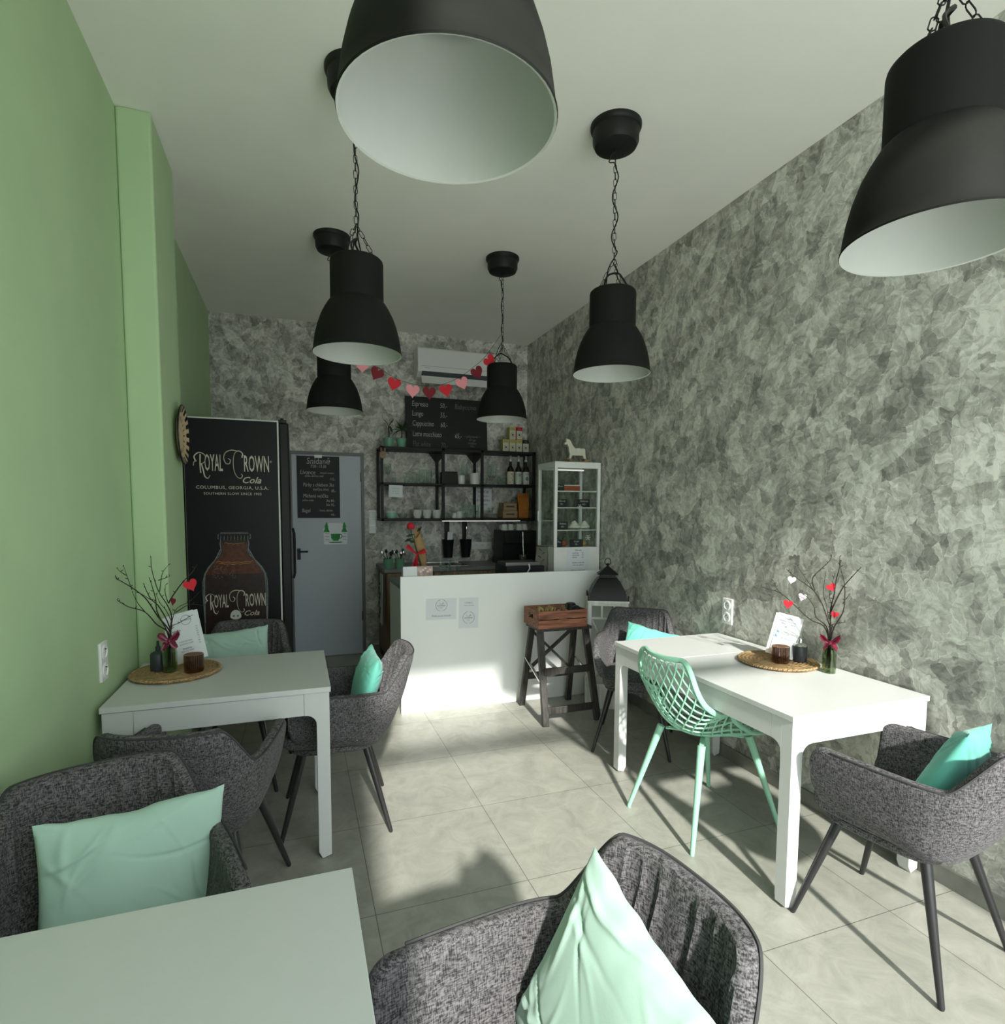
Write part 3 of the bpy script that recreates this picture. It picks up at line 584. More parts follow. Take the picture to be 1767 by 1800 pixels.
MB().box(-a+.012, a-.012, -a+.018, -a+.021, .185, .785).build('glass_pane', M['pane'], ln)
vs = []; lv = [(.142, .812), (.139, .83), (.129, .865), (.113, .905), (.093, .94), (.075, .968), (.062, .975)]
mb = MB()
for h_, z in lv: vs += [(-h_, -h_*.92, z), (h_, -h_*.92, z), (h_, h_*.92, z), (-h_, h_*.92, z)]
mb.add(vs, [(i*4+j, i*4+(j+1) % 4, i*4+4+(j+1) % 4, i*4+4+j) for i in range(len(lv)-1) for j in range(4)]+[(3, 2, 1, 0)])
for sx in (-1, 1):
    for sy in (-1, 1): mb.box(sx*.146-.005, sx*.146+.005, sy*.126-.005, sy*.126+.005, .80, .852)
mb.build('domed_roof', M['blacks'], ln, smooth=30)
mb = MB()
for k in range(7):
    for s in (-1, 1): mb.box(-.055+.0165*k, -.046+.0165*k, s*.052-.003, s*.052+.003, .972, 1.002); mb.box(s*.055-.003, s*.055+.003, -.05+.0155*k, -.041+.0155*k, .972, 1.002)
mb.box(-.05, .05, -.045, .045, .972, 1.0)
mb.add([(-.078, -.07, 1.0), (.078, -.07, 1.0), (.078, .07, 1.0), (-.078, .07, 1.0), (0, 0, 1.065)], [(3, 2, 1, 0), (0, 1, 4), (1, 2, 4), (2, 3, 4), (3, 0, 4)]); mb.ball((0, 0, 1.07), .012)
mb.build('roof_turret', M['blacks'], ln, smooth=30); MB().tube([(.024*cos(R(q)), 0, 1.092+.026*sin(R(q))) for q in range(0, 360, 20)], .003, 6, closed=True).build('carrying_ring', M['blacks'], ln, rot=(0, 0, R(20)))

# ================================================================ wall sockets, switches
def socket(label, loc, rot, n=2, vert=True):
    t = thing('wall_socket', label, 'socket', loc, rot=rot); p = .071; H_ = .082+p*(n-1)
    w_, h_ = (.041, H_/2) if vert else (H_/2, .041); MB().box(-w_, w_, -h_, h_, 0, .011).build('plate', M['whitep'], t, bev=.003)
    for k in range(n):
        c = (k-(n-1)/2)*p; cx, cy = (0, c) if vert else (c, 0)
        mb = MB().lathe([(.030, .011), (.030, .014), (.026, .016), (.021, .0155), (.019, .0122), (0, .0122)], 28, (cx, cy, 0)); mb.build('outlet', M['whitep'], t)
        mb = MB()
        for dx in (-.0095, .0095): mb.lathe([(.0028, .0125), (.0028, .0128), (0, .0128)], 8, (cx+dx, cy, 0))
        mb.tube([(cx, cy+.012, .012), (cx, cy+.012, .019)], .0024, 8); mb.build('contact', M['ink'], t)
    return t
socket('white double socket on the green wall above the left table', (XL, 2.585, .885), LEFTW)
socket('white double socket on the plaster wall above the long table', (XR, 2.715, .885), RIGHTW)
socket('white triple socket on the back wall between the hanging holders and the coffee machine', (1.883, YB, 1.085), FRONT, 3, False)
sw = thing('light_switch', 'white triple light switch on the plaster wall right of the grey door', 'switch', (.715, YB, 1.347), rot=FRONT)
MB().box(-.036, .036, -.118, .118, 0, .010).build('plate', M['whitep'], sw, bev=.003)
for k in (-1, 0, 1): MB().box(-.028, .028, k*.071-.028, k*.071+.028, .010, .014).build('rocker', M['ceramic'], sw, bev=.002)

# ================================================================ woven wall plate on the pillar
wp = thing('woven_plate', 'round cream and black woven plate hanging on the green pillar', 'plate', (XP+.004, 3.44, 1.865), rot=(R(90), 0, R(90)))
MB().lathe([(0, .004), (.05, .004), (.10, .010), (.152, .024), (.154, .028), (.150, .030), (.10, .016), (.05, .010), (0, .010)], 56).build('plate', M['wplate'], wp)
mb = MB()
for k in range(18):
    a0 = 2*pi*k/18
    for r0, r1, wd in ((.118, .150, .5), (.075, .095, .25)):
        vs = []
        for q in range(4):
            aa = a0+wd*(2*pi/18)*(q/3)
            for r_ in (r0, r1): vs.append((r_*cos(aa), r_*sin(aa), (.0172+(r_-.10)*.285) if r_ > .1 else .0112+(r_-.05)*.125))
        mb.add(vs, [(2*q, 2*q+1, 2*q+3, 2*q+2) for q in range(3)])
mb.build('black_pattern', M['blacks'], wp); MB().tube([(.152*cos(R(q)), .152*sin(R(q)), .027) for q in range(0, 360, 6)], .004, 6, closed=True).build('rim_binding', M['blacks'], wp)

# ================================================================ black cooler with cola graphic
FY = 4.30; fz = 2.082
fg = thing('drinks_cooler', 'tall black drinks cooler with cream cola lettering and amber bottle picture', 'cooler', (-.41, FY, 0))
MB().box(-.285, .285, .004, .62, .04, fz).build('cabinet', M['fridge'], fg, bev=.004)
MB().box(-.290, .2975, 0, .004, .05, fz+.002).build('edge_trim', M['silver'] if 0 else M['ceramic'], fg, label='thin white edge around the side graphic')
MB().box(-.2885, .2875, -.0015, .0, .05, fz-.007).build('graphic_sheet', M['fridge'], fg)
fdoor = MB().box(.300, .362, .006, .60, .06, fz-.01).build('door', M['blacks'], fg, bev=.008)
mb = MB().tube([(.375, .05, .98), (.385, .05, 1.02), (.385, .05, 1.30), (.375, .05, 1.34)], .009, 8); mb.build('door_handle', M['blacks'], fdoor)
mb = MB(); mb.box(.295, .35, .01, .05, fz-.01, fz+.012); mb.tube([(.322, .03, fz+.01), (.322, .03, fz+.024)], .012, 10); mb.build('hinge', M['blacks'], fg)
MB().box(-.28, .28, .05, .6, 0, .04).build('plinth', M['blacks'], fg)
def logo(cx, cz, wdt, m, m2, y=-.0024):
    s = wdt/.455
    def T(tx, size, x, z, xs, **k): text(tx, size*s, m, fg, (cx+x*s, y, cz+z*s), xs=xs, **k)
    T('OYAL', .158, -.114, .006, .275, thick=.006); T('ROWN', .158, .152, .006, .32, thick=.006)
    mb = MB(); h = .042
    def S(pts, r_=.0058): mb.tube([(cx+a*s, y, cz+b2*1.28*s) for a, b2 in [(p.x, p.y) for p in cat([(q[0], q[1], 0) for q in pts], 5)]], r_*s, 6, flat=.25)
    S([(-.192, .052), (-.194, 0), (-.192, -.045)]); S([(-.222, .018), (-.228, .040), (-.205, .058), (-.180, .056), (-.160, .038), (-.172, .010), (-.190, .002)]); S([(-.186, .002), (-.176, -.030), (-.168, -.062), (-.150, -.072), (-.138, -.056)]); S([(-.215, .018), (-.232, .010), (-.236, -.008)])
    S([(.062, .040), (.066, .062), (.040, .076), (.016, .060), (.006, .020), (.010, -.030), (.026, -.060), (.048, -.070), (.062, -.058), (.056, -.046)], .0066)
    S([(.040, .074), (-.005, .078), (-.040, .064), (-.052, .036), (-.040, .008), (-.018, .006), (-.010, .024), (-.024, .034)])
    mb.build('logo_swash', m, fg); text('Cola', .062*s, m2, fg, (cx+.115*s, y, cz-.102*s), shear=.35, xs=1.05, thick=.01)
logo(0, 1.772, .455, M['cream'], M['cream'])
text('®', .02, M['cream'], fg, (.242, -.0024, 1.80)); text('COLUMBUS, GEORGIA, U.S.A.', .031, M['cream'], fg, (0, -.0024, 1.618), xs=1.02, sp=1.1); text('SOUTHERN SLOW SINCE 1905', .024, M['cream'], fg, (0, -.0024, 1.577), xs=1.02, sp=1.1)
def bot(scale=1., inset=0.):
    h = [(.085, 1.315), (.102, 1.30), (.104, 1.275), (.088, 1.262), (.093, 1.24), (.086, 1.19), (.10, 1.155), (.135, 1.12), (.172, 1.075), (.194, 1.03), (.204, .98), (.206, .90), (.200, .70), (.198, .35)]
    h = [(max(.01, x-inset), z-inset*(1 if z > 1.3 else 0)) for x, z in h]; return [(-x, z) for x, z in h[::-1]]+h
def flat(poly, y, name, m, lb=None): return MB().prism([(x+.0, z) for x, z in poly], y-.0006, y).build(name, m, fg, smooth=0, label=lb)
flat(bot(), -.0018, 'bottle_outline', M['silver']); flat(bot(inset=.006), -.0026, 'bottle_body', M['cola'], 'dark lower body of the pictured bottle')
am = [(x, z) for x, z in bot(inset=.012) if 1.02 < z < 1.25]; flat(am, -.0034, 'bottle_shoulder', M['amber'], 'amber shoulder of the pictured bottle')
flat([(-.095, 1.312), (-.10, 1.28), (-.09, 1.262), (.09, 1.262), (.10, 1.28), (.095, 1.312)], -.0034, 'bottle_cap', M['blacks'])
mb = MB()
for k in range(9): mb.tube([(-.085+.021*k, -.0036, 1.262), (-.083+.021*k, -.0036, 1.292)], .0022, 5)
mb.tube([(-.088, -.0036, 1.306), (.088, -.0036, 1.306)], .0022, 5); mb.build('cap_ridges', M['silver'], fg)
mb = MB()
for z, w_ in ((1.245, .06), (1.118, .115), (1.105, .10)): mb.tube([(w_*q/6, -.0042, z+.003*sin(q*2.2)-.002*(1-(q/6)**2)*4) for q in range(-6, 7)], .0028, 5, flat=.3)
mb.build('bottle_highlight', M['gold'], fg); mb = MB()
for s in (-1, 1): mb.tube(cat([(s*.088, -.0042, 1.20), (s*.125, -.0042, 1.125), (s*.170, -.0042, 1.06), (s*.190, -.0042, .99), (s*.194, -.0042, .70)], 6), .0045, 5, flat=.3)
rr = random.Random(8)
for k in range(60): mb.ball((rr.uniform(-.14, .0), -.0040, rr.uniform(1.0, 1.09)), (.0022, .0006, .0022), 6, 4)
mb.build('dew_drops', M['silver'], fg)
logo(.0, .835, .37, M['cream'], M['cream'], -.0050)
flat([(.035*cos(R(q))-.005, .735+(.045 if q < 180 else .022)*sin(R(q))) for q in range(0, 360, 15)], -.0046, 'pale_blob', M['ceramic'], 'small pale rounded shape'); mb = MB(); mb.ball((-.018, -.0054, .738), (.006, .0008, .006), 8, 6); mb.ball((.008, -.0054, .738), (.006, .0008, .006), 8, 6); mb.build('blob_dots', M['ink'], fg)  # pale rounded shape with two dark dots, low on the bottle picture

# ================================================================ back kitchen: cabinet, worktop, wall shelf
kc = thing('base_cabinet', 'oak base cabinet along the back wall left end, under the mint cutlery pots', 'cabinet', (.99, 5.62, 0))
MB().box(-.22, .22, -.29, .29, .08, .885).build('carcass', M['oak'], kc, bev=.002); MB().box(-.215, .215, -.306, -.291, .085, .88).build('door', M['oak'], kc, bev=.002); MB().box(-.21, .21, -.24, .28, 0, .08).build('plinth', M['blacks'], kc)
kc2 = thing('base_cabinet', 'dark base cabinet with drawer front behind the bar, below the sink', 'cabinet', (1.80, 5.62, 0))
MB().box(-.585, .58, -.29, .29, .08, .885).build('carcass', M['steeld'], kc2); MB().box(-.58, .575, -.306, -.291, .085, .88).build('door', M['oak'], kc2, bev=.002); MB().box(-.57, .57, -.24, .28, 0, .08).build('plinth', M['blacks'], kc2)
o = MB().box(.745, 2.395, 5.30, 5.925, .888, .922).build('kitchen_worktop', M['worktop'], bev=.003); tag(o, 'grey worktop running along the back wall behind the bar', 'worktop')
# wall shelf
SX0, SX1, SY0, SY1, SZ0, SZ1 = .765, 2.385, 5.63, 5.925, 1.36, 2.085
sh = thing('wall_shelf', 'black metal wall shelf with three bays of glasses, cups and bottles', 'shelf', ((SX0+SX1)/2, SY1, SZ0)); ox, oy, oz = -(SX0+SX1)/2, -SY1, -SZ0
def sb(mb, x0, x1, y0, y1, z0, z1): return mb.box(x0+ox, x1+ox, y0+oy, y1+oy, z0+oz, z1+oz)
posts = [SX0+.012, 1.385, 1.795, SX1-.012]
for x in posts:
    for y in (SY0+.012, SY1-.014): sb(MB(), x-.014, x+.014, y-.012, y+.012, SZ0, SZ1).build('post', M['black'], sh)
for z, n in ((SZ1-.028, 'top_board'), (1.715, 'shelf_board'), (SZ0, 'bottom_board')):
    sb(MB(), SX0, SX1, SY0, SY1, z, z+.026 if n != 'shelf_board' else z+.020).build(n, M['black'], sh, bev=.002)
for x in posts[1:3]:
    mb = MB(); zt = SZ1-.028+oz; xx = x+ox; mb.prism([(xx-.09, zt), (xx-.014, zt-.09), (xx+.014, zt-.09), (xx+.09, zt)], SY1-.01+oy, SY1-.004+oy); mb.build('gusset', M['black'], sh, smooth=0)
o = MB().box(1.37, 2.21, 5.616, 5.628, 1.356, 1.364).build('light_strip', M['light']); tag(o, 'thin lit strip under the front edge of the black wall shelf', 'light')
# big chalk menu
mn = thing('chalk_menu', 'large chalk menu leaning on top of the black shelf under the air conditioner', 'chalkboard', (1.475, 5.80, SZ1-.001), rot=(R(-5), 0, 0))
MB().box(-.43, .43, 0, .012, .002, .535).build('board', M['board'], mn)
rows = [('Espresso', '50,-', .46), ('Lungo', '55,-', .362), ('Cappuccino', '60,-', .262), ('Latte macchiato', '65,-', .155), ('Flat white', '70,-', .052)]
for s, p_, z in rows:
    mm = M['chalk'] if z > .1 else M['chalkdim']; text(s, .078, mm, mn, (-.365, -.0012, z), align='LEFT', shear=.12, xs=.60, thick=-.010, name='chalk_writing'); text(p_, .074, mm, mn, (-.075 if 'Latte' not in s else .075, -.0012, z-.004), align='LEFT', shear=.15, xs=.66, thick=-.010, name='chalk_price')
text('Babyccino', .074, M['chalkdim'], mn, (.08, -.0012, .455), align='LEFT', shear=.12, xs=.78, thick=-.01, name='chalk_writing')
for s, z in (('• příplatek •', .152), ('sirup', .118), ('mléko', .084), ('10,-', .052)): text(s, .036, M['chalkdim'], mn, (.265, -.0012, z), shear=.12, name='chalk_writing')
# tea boxes
tb = [(2.075, 0, 'yel', 'cardc', 'cream tea box, leftmost in the bottom row beside the chalk menu'), (2.150, 0, 'yel', 'cardc', 'cream and yellow tea box, second in the bottom row'), (2.225, 0, 'yel', 'cardc', 'cream and yellow tea box, third in the bottom row'), (2.300, 0, 'board', 'cardc', 'tea box with a black top, rightmost in the bottom row'), (2.15, 1, 'yel', 'cardc', 'yellow topped tea box on the upper row, left'), (2.226, 1, 'red', 'cardc', 'red topped tea box on the upper row, right')]
for x, r_, c1, c2, lb in tb:
    t = thing('tea_box', lb, 'box', (x, 5.74, SZ1+r_*.131), group='tea boxes on the black shelf'); MB().box(-.035, .035, -.04, .04, 0, .129).build('carton', M[c1], t, bev=.001)
    MB().box(-.032, .032, -.0415, -.0402, .003, .092).build('front_label', M[c2], t); text('TEA', .020, M['inkg'], t, (0, -.042, .108)); mb = MB()
    for q in range(12):
        aa = q*pi/6; mb.tube([(.021*cos(aa+d_), -.042, .047+.021*sin(aa+d_)) for d_ in (0, .12, .24)], .0035, 5, flat=.3)
    mb.ball((0, -.0418, .047), (.010, .001, .010), 10, 6); mb.build('flower_emblem', M['ink'], t)
# potted plants on the shelf
def pot(mb, r0, r1, h): return mb.lathe([(0, 0), (r0, 0), (r1, h), (r1+.003, h), (r1+.003, h+.004), (r1-.004, h+.004), (r1-.006, h-.012), (0, h-.012)], 28)
for i, (x, r_, lb) in enumerate(((.86, .052, 'potted plant with a thin bare stem in a mint pot, left on the shelf'), (.985, .050, 'spiky potted dracaena in a mint pot, right on the shelf beside the menu'))):
    t = thing('potted_plant', lb, 'plant', (x, 5.74, SZ1)); pot(MB(), r_*.78, r_, .085).build('pot', M['pot'], t); rr = random.Random(4+i); MB().tube([(0, 0, .07), (.006, 0, .14), (.0, 0, .20+.02*i)], .005, 6).build('stem', M['twig'], t)
    mb = MB()
    for k in range(8 if i == 0 else 26):
        aa = rr.uniform(0, 2*pi); el = rr.uniform(.1, 1.3); Lf = rr.uniform(.10, .19)*(1 if i else .75); z0 = (.20 if i == 0 else .17); p = [(Lf*q*cos(aa)*cos(el), Lf*q*sin(aa)*cos(el)*.7, z0+Lf*q*sin(el)-.09*q*q*(1.1-el*.6)) for q in (0, .35, .7, 1)]
        mb.tube(p, [.003, .0065, .005, .0008], 5, flat=.25)
    mb.build('leaves', M['leaf'], t)
# bunny tag hanging at the shelf corner
o = MB().ball((0, 0, 0), (.030, .004, .036), 16, 10).ball((-.016, 0, .048), (.007, .003, .022), 10, 8).ball((.020, 0, .046), (.007, .003, .020), 10, 8).build('hanging_tag', M['woodl'], loc=(.785, 5.620, 2.0)); tag(o, 'small pale wooden eared tag hanging at the left corner of the shelf', 'ornament')
MB().tube([(-.009, -.005, .004), (0, -.005, -.012), (.009, -.005, .004)], .0018, 5).build('face_mark', M['twig'], o)
# glasses and cups on the shelf
GP = {}
def glass_piece(kind, x, y, z, label, group):
    if kind not in GP:
        t = thing(kind, label, 'glass' if 'glass' in kind or 'tumbler' in kind else 'cup', group=group)
        P_ = {'tall_glass': [(0, .006), (.024, .006), (.031, .14), (.033, .14), (.027, 0), (0, 0)], 'small_tumbler': [(0, .008), (.026, .008), (.031, .075), (.033, .075), (.028, 0), (0, 0)], 'shot_glass': [(0, .01), (.016, .01), (.021, .055), (.023, .055), (.018, 0), (0, 0)], 'tall_vase_glass': [(0, .008), (.030, .008), (.034, .21), (.037, .21), (.033, 0), (0, 0)]}
        if kind in P_: MB().lathe(P_[kind], 24).build('bowl', M['glass'], t)
        elif kind == 'wine_glass':
            MB().lathe([(0, .085), (.02, .095), (.036, .13), (.033, .185), (.035, .185), (.038, .13), (.022, .088), (.004, .08)], 24).build('bowl', M['glass'], t); MB().lathe([(0, 0), (.033, 0), (.030, .004), (.005, .009), (.004, .08), (0, .082)], 20).build('stem', M['glass'], t)
        elif kind == 'flute_glass':
            MB().lathe([(0, .075), (.014, .09), (.023, .13), (.024, .215), (.026, .215), (.025, .13), (.016, .085), (.004, .07)], 24).build('bowl', M['glass'], t); MB().lathe([(0, 0), (.030, 0), (.027, .004), (.004, .009), (.004, .07), (0, .072)], 20).build('stem', M['glass'], t)
        elif kind in ('coffee_cup', 'upturned_cup', 'small_cup'):
            k = .72 if kind != 'coffee_cup' else 1.; pr = [(0, .006), (.030, .008), (.043, .05), (.047, .085), (.050, .085), (.047, .05), (.034, .0), (0, 0)]
            pr = [(r_*k, z_*k) for r_, z_ in pr]; hz = .045*k
            if kind == 'upturned_cup': pr = [(r_, .085*k-z_) for r_, z_ in pr]
            MB().lathe(pr, 28).build('bowl', M['ceramic'], t); MB().tube([((-.044-.026*sin(R(q)))*k, 0, hz+.026*k*cos(R(q))) for q in range(0, 181, 20)], .0045*k, 7).build('handle', M['ceramic'], t)
        GP[kind] = t; t.location = (x, y, z); return t
    return dup(GP[kind], label, (x, y, z), None, group)
zt, zb_ = 1.7355, 1.3865; yf = 5.72
gl = [('wine_glass', .845, zt, 'stemmed glass at the far left of the upper shelf'), ('shot_glass', .905, zt, 'tiny glass beside the stemmed glass on the upper shelf'), ('small_tumbler', 1.035, zt, 'left one of two low tumblers, upper shelf left bay'), ('small_tumbler', 1.115, zt, 'right one of two low tumblers, upper shelf left bay'), ('tall_glass', 1.185, zt, 'left one of two tall glasses, upper shelf left bay'), ('tall_glass', 1.255, zt, 'right one of two tall glasses, upper shelf left bay'), ('shot_glass', 1.315, zt, 'tiny glass beside the second shelf post, upper shelf'), ('tall_vase_glass', 1.655, zt, 'tallest clear glass cylinder in the middle bay of the upper shelf'), ('flute_glass', 1.90, zt, 'left champagne flute in the right bay of the upper shelf'), ('flute_glass', 1.955, zt, 'right champagne flute in the right bay of the upper shelf'), ('small_tumbler', 1.845, zt, 'low tumbler beside the right post, upper shelf'), ('small_tumbler', 2.015, zt, 'low tumbler left of the syrup bottles, upper shelf'), ('small_tumbler', 2.075, zt, 'low tumbler touching the syrup bottles, upper shelf'),
      ('tall_glass', 1.625, zb_, 'leftmost of three tall glasses in the middle bay of the lower shelf'), ('tall_glass', 1.695, zb_, 'middle one of three tall glasses in the middle bay of the lower shelf'), ('tall_glass', 1.758, zb_, 'rightmost of three tall glasses in the middle bay of the lower shelf'), ('shot_glass', 1.43, zb_, 'tiny glass at the left of the middle bay, lower shelf'), ('shot_glass', 1.478, zb_, 'tiny glass second from the left in the middle bay, lower shelf'),
      ('coffee_cup', 1.135, zb_, 'white coffee cup, left of three on the lower shelf'), ('coffee_cup', 1.235, zb_, 'white coffee cup, middle of three on the lower shelf'), ('coffee_cup', 1.335, zb_, 'white coffee cup, right of three on the lower shelf')]
for k, x, z, lb in gl: gq = glass_piece(k, x, yf+(.09 if k == 'tall_vase_glass' else 0), z, lb, {'coffee_cup': 'white cups on the lower shelf'}.get(k, 'glasses on the wall shelf')); gq.rotation_euler.z = R(50) if k == 'coffee_cup' else 0
def simple(name, prof, m, loc, label, cat_, n=28, **k): return tag(MB().lathe(prof, n).build(name, M[m], loc=loc, **k), label, cat_)
simple('glass_bowl', [(0, .006), (.03, .008), (.048, .035), (.05, .05), (.052, .05), (.05, .033), (.03, 0), (0, 0)], 'glass', (.99, 5.72, zb_), 'shallow clear bowl beside the green sugar bowl', 'bowl')
t = thing('sugar_bowl', 'pale green lidded sugar bowl at the left end of the lower shelf', 'bowl', (.875, 5.72, zb_)); MB().lathe([(0, 0), (.04, 0), (.058, .03), (.054, .055), (0, .055)], 28).build('bowl', M['mint'], t); MB().lathe([(.055, .055), (.045, .072), (.012, .08), (.012, .09), (0, .094)], 28).build('lid', M['ceramic'], t)
simple('white_jar', [(0, 0), (.034, 0), (.038, .085), (.034, .09), (0, .09)], 'ceramic', (1.590, 5.70, zt), 'small white jar at the left in the middle bay, upper shelf', 'jar')
simple('white_tin', [(0, 0), (.050, 0), (.052, .11), (.050, .115), (0, .115)], 'ceramic', (1.730, 5.70, zt), 'white tin in front of the tall glass cylinder, upper shelf', 'tin')
o = MB().box(-.07, .07, -.08, .08, 0, .125).build('dark_box', M['black'], loc=(1.475, 5.76, zt), bev=.003); tag(o, 'dark box at the left of the middle bay, upper shelf', 'box')
simple('milk_jug', [(0, 0), (.022, 0), (.026, .025), (.018, .045), (.022, .055), (0, .055)], 'ceramic', (1.522, 5.72, zb_), 'smaller white jug in the middle bay, lower shelf', 'jug')
simple('milk_jug', [(0, 0), (.030, 0), (.034, .032), (.024, .058), (.028, .072), (0, .072)], 'ceramic', (1.572, 5.72, zb_), 'larger white jug beside the three tall glasses, lower shelf', 'jug')
sp_ = None
for i, (x, lb) in enumerate(((2.135, 'syrup bottle with a flowery label, left of three on the upper shelf'), (2.225, 'syrup bottle with a plain white label, middle of three on the upper shelf'), (2.31, 'syrup bottle with a white oval label, right of three on the upper shelf'))):
    t = thing('syrup_bottle', lb, 'bottle', (x, 5.72, zt), group='syrup bottles on the wall shelf')
    MB().lathe([(0, 0), (.036, 0), (.037, .005), (.037, .155), (.030, .18), (.014, .205), (.013, .25), (0, .25)], 28).build('bottle', M['liquid'], t)
    MB().lathe([(.0376, .01), (.0380, .012), (.0380, .14), (.0376, .142)], 28).build('label', M['coffee'] if i == 0 else M['ceramic'], t)
    MB().lathe([(.014, .25), (.016, .25), (.016, .27), (.006, .275), (.006, .30), (.010, .302), (.010, .312), (0, .313)], 16).tube([(0, 0, .307), (-.004, -.03, .306), (-.005, -.04, .298)], .004, 6).build('pump', M['ceramic'], t)
    mb = MB()
    if i == 0:
        for k in range(5): mb.ball((-.016+.008*k, -.0375, .03+.022*((k*2) % 5)), (.006, .0015, .007), 8, 6)
    else: mb.ball((0, -.0378, .07 if i == 2 else .10), (.018, .0015, .022 if i == 2 else .006), 12, 8)
    mb.build('label_print', M['gold'] if i == 0 else M['inkg'], t); text(('SIRUP', 'VANILLA', 'KOKOS')[i], .013, M['ink'], t, (0, -.0395, .118))
ps = MB()
for k in range(5): ps.lathe([(0, .010*k), (.035, .010*k), (.066, .010*k+.007), (.067, .010*k+.009), (.035, .010*k+.004), (0, .010*k+.004)], 32)
tag(ps.build('plate_stack', M['ceramic'], loc=(1.93, 5.76, zb_)), 'stack of white saucers at the left of the right bay, lower shelf', 'plates')
simple('glass_cup', [(0, .006), (.02, .006), (.03, .06), (.032, .06), (.022, 0), (0, 0)], 'glass', (1.93, 5.76, zb_+.052), 'clear cup standing on the stack of white saucers', 'cup')
for k, (z, wd, lb) in enumerate(((zb_, .165, 'pale wooden box with a slot, bottom one in the right bay of the lower shelf'), (zb_+.082, .15, 'pale wooden box with a slot, top one in the right bay of the lower shelf'))):
    t = thing('wooden_box', lb, 'box', (2.125, 5.76, z)); MB().box(-wd/2, wd/2, -.07, .07, 0, .080).build('box', M['woodl'], t, bev=.002); MB().box(-.045, .045, -.0712, -.0702, .035, .05).build('slot', M['ink'], t)
mb = MB().add([(-.055, -.03, 0), (.055, -.03, 0), (.055, .03, 0), (-.055, .03, 0), (-.060, -.038, .13), (.060, -.038, .13), (.060, .038, .13), (-.060, .038, .13), (-.058, -.004, .262), (.062, -.004, .272), (.062, .004, .272), (-.058, .004, .262)], [(3, 2, 1, 0)]+[(i*4+j, i*4+(j+1) % 4, i*4+4+(j+1) % 4, i*4+4+j) for i in range(2) for j in range(4)]+[(8, 9, 10, 11)])
tag(mb.build('foil_bag', M['orange'], loc=(2.285, 5.74, zb_), bev=.006), 'upright orange foil bag at the right end of the lower shelf', 'bag')
sheet('crumpled glossy note taped under the upper shelf in the left bay', .905, 1.652, .135, .115, 5.62, [('otevírací doba', .013, 0, .025), ('po - pá 7:30', .013, 0, 0), ('so - ne 8:00', .013, 0, -.022)], 2)
sheet('white printed page on the wall seen left of the right shelf post', 1.90, 1.585, .19, .235, 5.925, [('NÁPOJE', .034, 0, .08), ('S SEBOU', .030, 0, .035), ('K ODBĚRU', .030, 0, -.01), ('U BARU', .026, 0, -.055)], 0, name='printed_page', ink='ink')
# hanging holders
for x, lb in ((1.49, 'black cup shaped holder on a strap, left one under the shelf, white note in it'), (1.685, 'black cup shaped holder on a strap, right one under the shelf')):
    t = thing('hanging_holder', lb, 'holder', (x, 5.86, .97), group='black hanging holders'); MB().lathe([(0, 0), (.046, 0), (.062, .18), (.066, .185), (.062, .19), (.058, .18), (.042, .008), (0, .008)], 28).build('cup', M['blacks'], t)
    MB().box(-.026, .026, .045, .052, .15, .392).build('strap', M['blacks'], t)
    if x < 1.6: MB().box(-.025, .03, -.012, -.008, .12, .27).build('note', M['paper'], t, rot=(0, R(4), 0), label='white note sticking out of the cup')
    else: MB().tube([(0, .0, .1), (.01, 0, .24), (.012, 0, .30)], .006, 8).ball((.012, 0, .31), (.012, .004, .025), 10, 8).build('spoon', M['steel'], t)
# air conditioner
ac = thing('air_conditioner', 'white wall air conditioner above the chalk menu, flap open', 'air conditioner', (1.575, YB, 2.80))
MB().prism([(0, 0), (-.14, -.005), (-.20, .045), (-.21, .10), (-.205, .27), (-.19, .285), (0, .285)], -.425, .425, lambda a_, y, z: (y, a_, z)).build('housing', M['whitep'], ac, bev=.006, smooth=30)
MB().box(-.38, .40, -.205, -.10, .006, .05).build('outlet_slot', M['ink'], ac); MB().beam((0, -.20, .004), (0, -.245, -.075), .78, .006, (0, 0, 1)).build('flap', M['whitep'], ac, bev=.002)
mb = MB(); mb.tube([(-.39, -.2125, .098), (.39, -.2125, .098)], .0015, 4); mb.build('seam', M['inkg'], ac); text('inverter', .016, M['inkg'], ac, (-.33, -.212, .082))
# door chalkboard and tea picture
db = thing('chalkboard_sign', 'narrow breakfast chalkboard hanging on the grey door', 'chalkboard', (.20, YB-.034, 1.686))
MB().box(-.198, .198, -.008, 0, -.30, .30).build('board', M['board'], db); MB().box(-.035, .035, -.0095, .0, .285, .318).build('tape', M['paper'], db)
ln_ = [('Snídaně', .085, 0, .250, .9), ('7:30 - 11:00', .042, 0, .200, .8), ('Lívance', .058, -.10, .142, .9), ('zakysaná smetana', .026, .08, .140, .8), ('jablka, skořice, med', .028, -.04, .108, .85), ('115,-', .036, .13, .080, .8), ('Párky s chlebem 3ks', .050, 0, .022, .78), ('(hořčice, křen)', .034, .02, -.022, .8), ('85,-', .040, .14, -.034, .8), ('Míchaná vejíčka', .052, -.03, -.085, .78), ('3ks 80,-', .038, .11, -.132, .8), ('pečivo, máslo', .026, -.10, -.128, .8), ('5ks 95,-', .038, .11, -.172, .8), ('Bagel', .052, -.12, -.228, .8), ('- losos, slanina', .032, .06, -.226, .8), ('105,-', .030, .13, -.268, .8)]
for s, z_, x, z, xs in ln_: text(s, z_, M['chalk'], db, (x, -.0090, z), shear=.12, xs=xs*.9, thick=-.008, name='chalk_writing')
ts = thing('tea_picture', 'small green teacup and tree picture stuck on the grey door', 'picture', (.352, YB-.0315, 1.235))
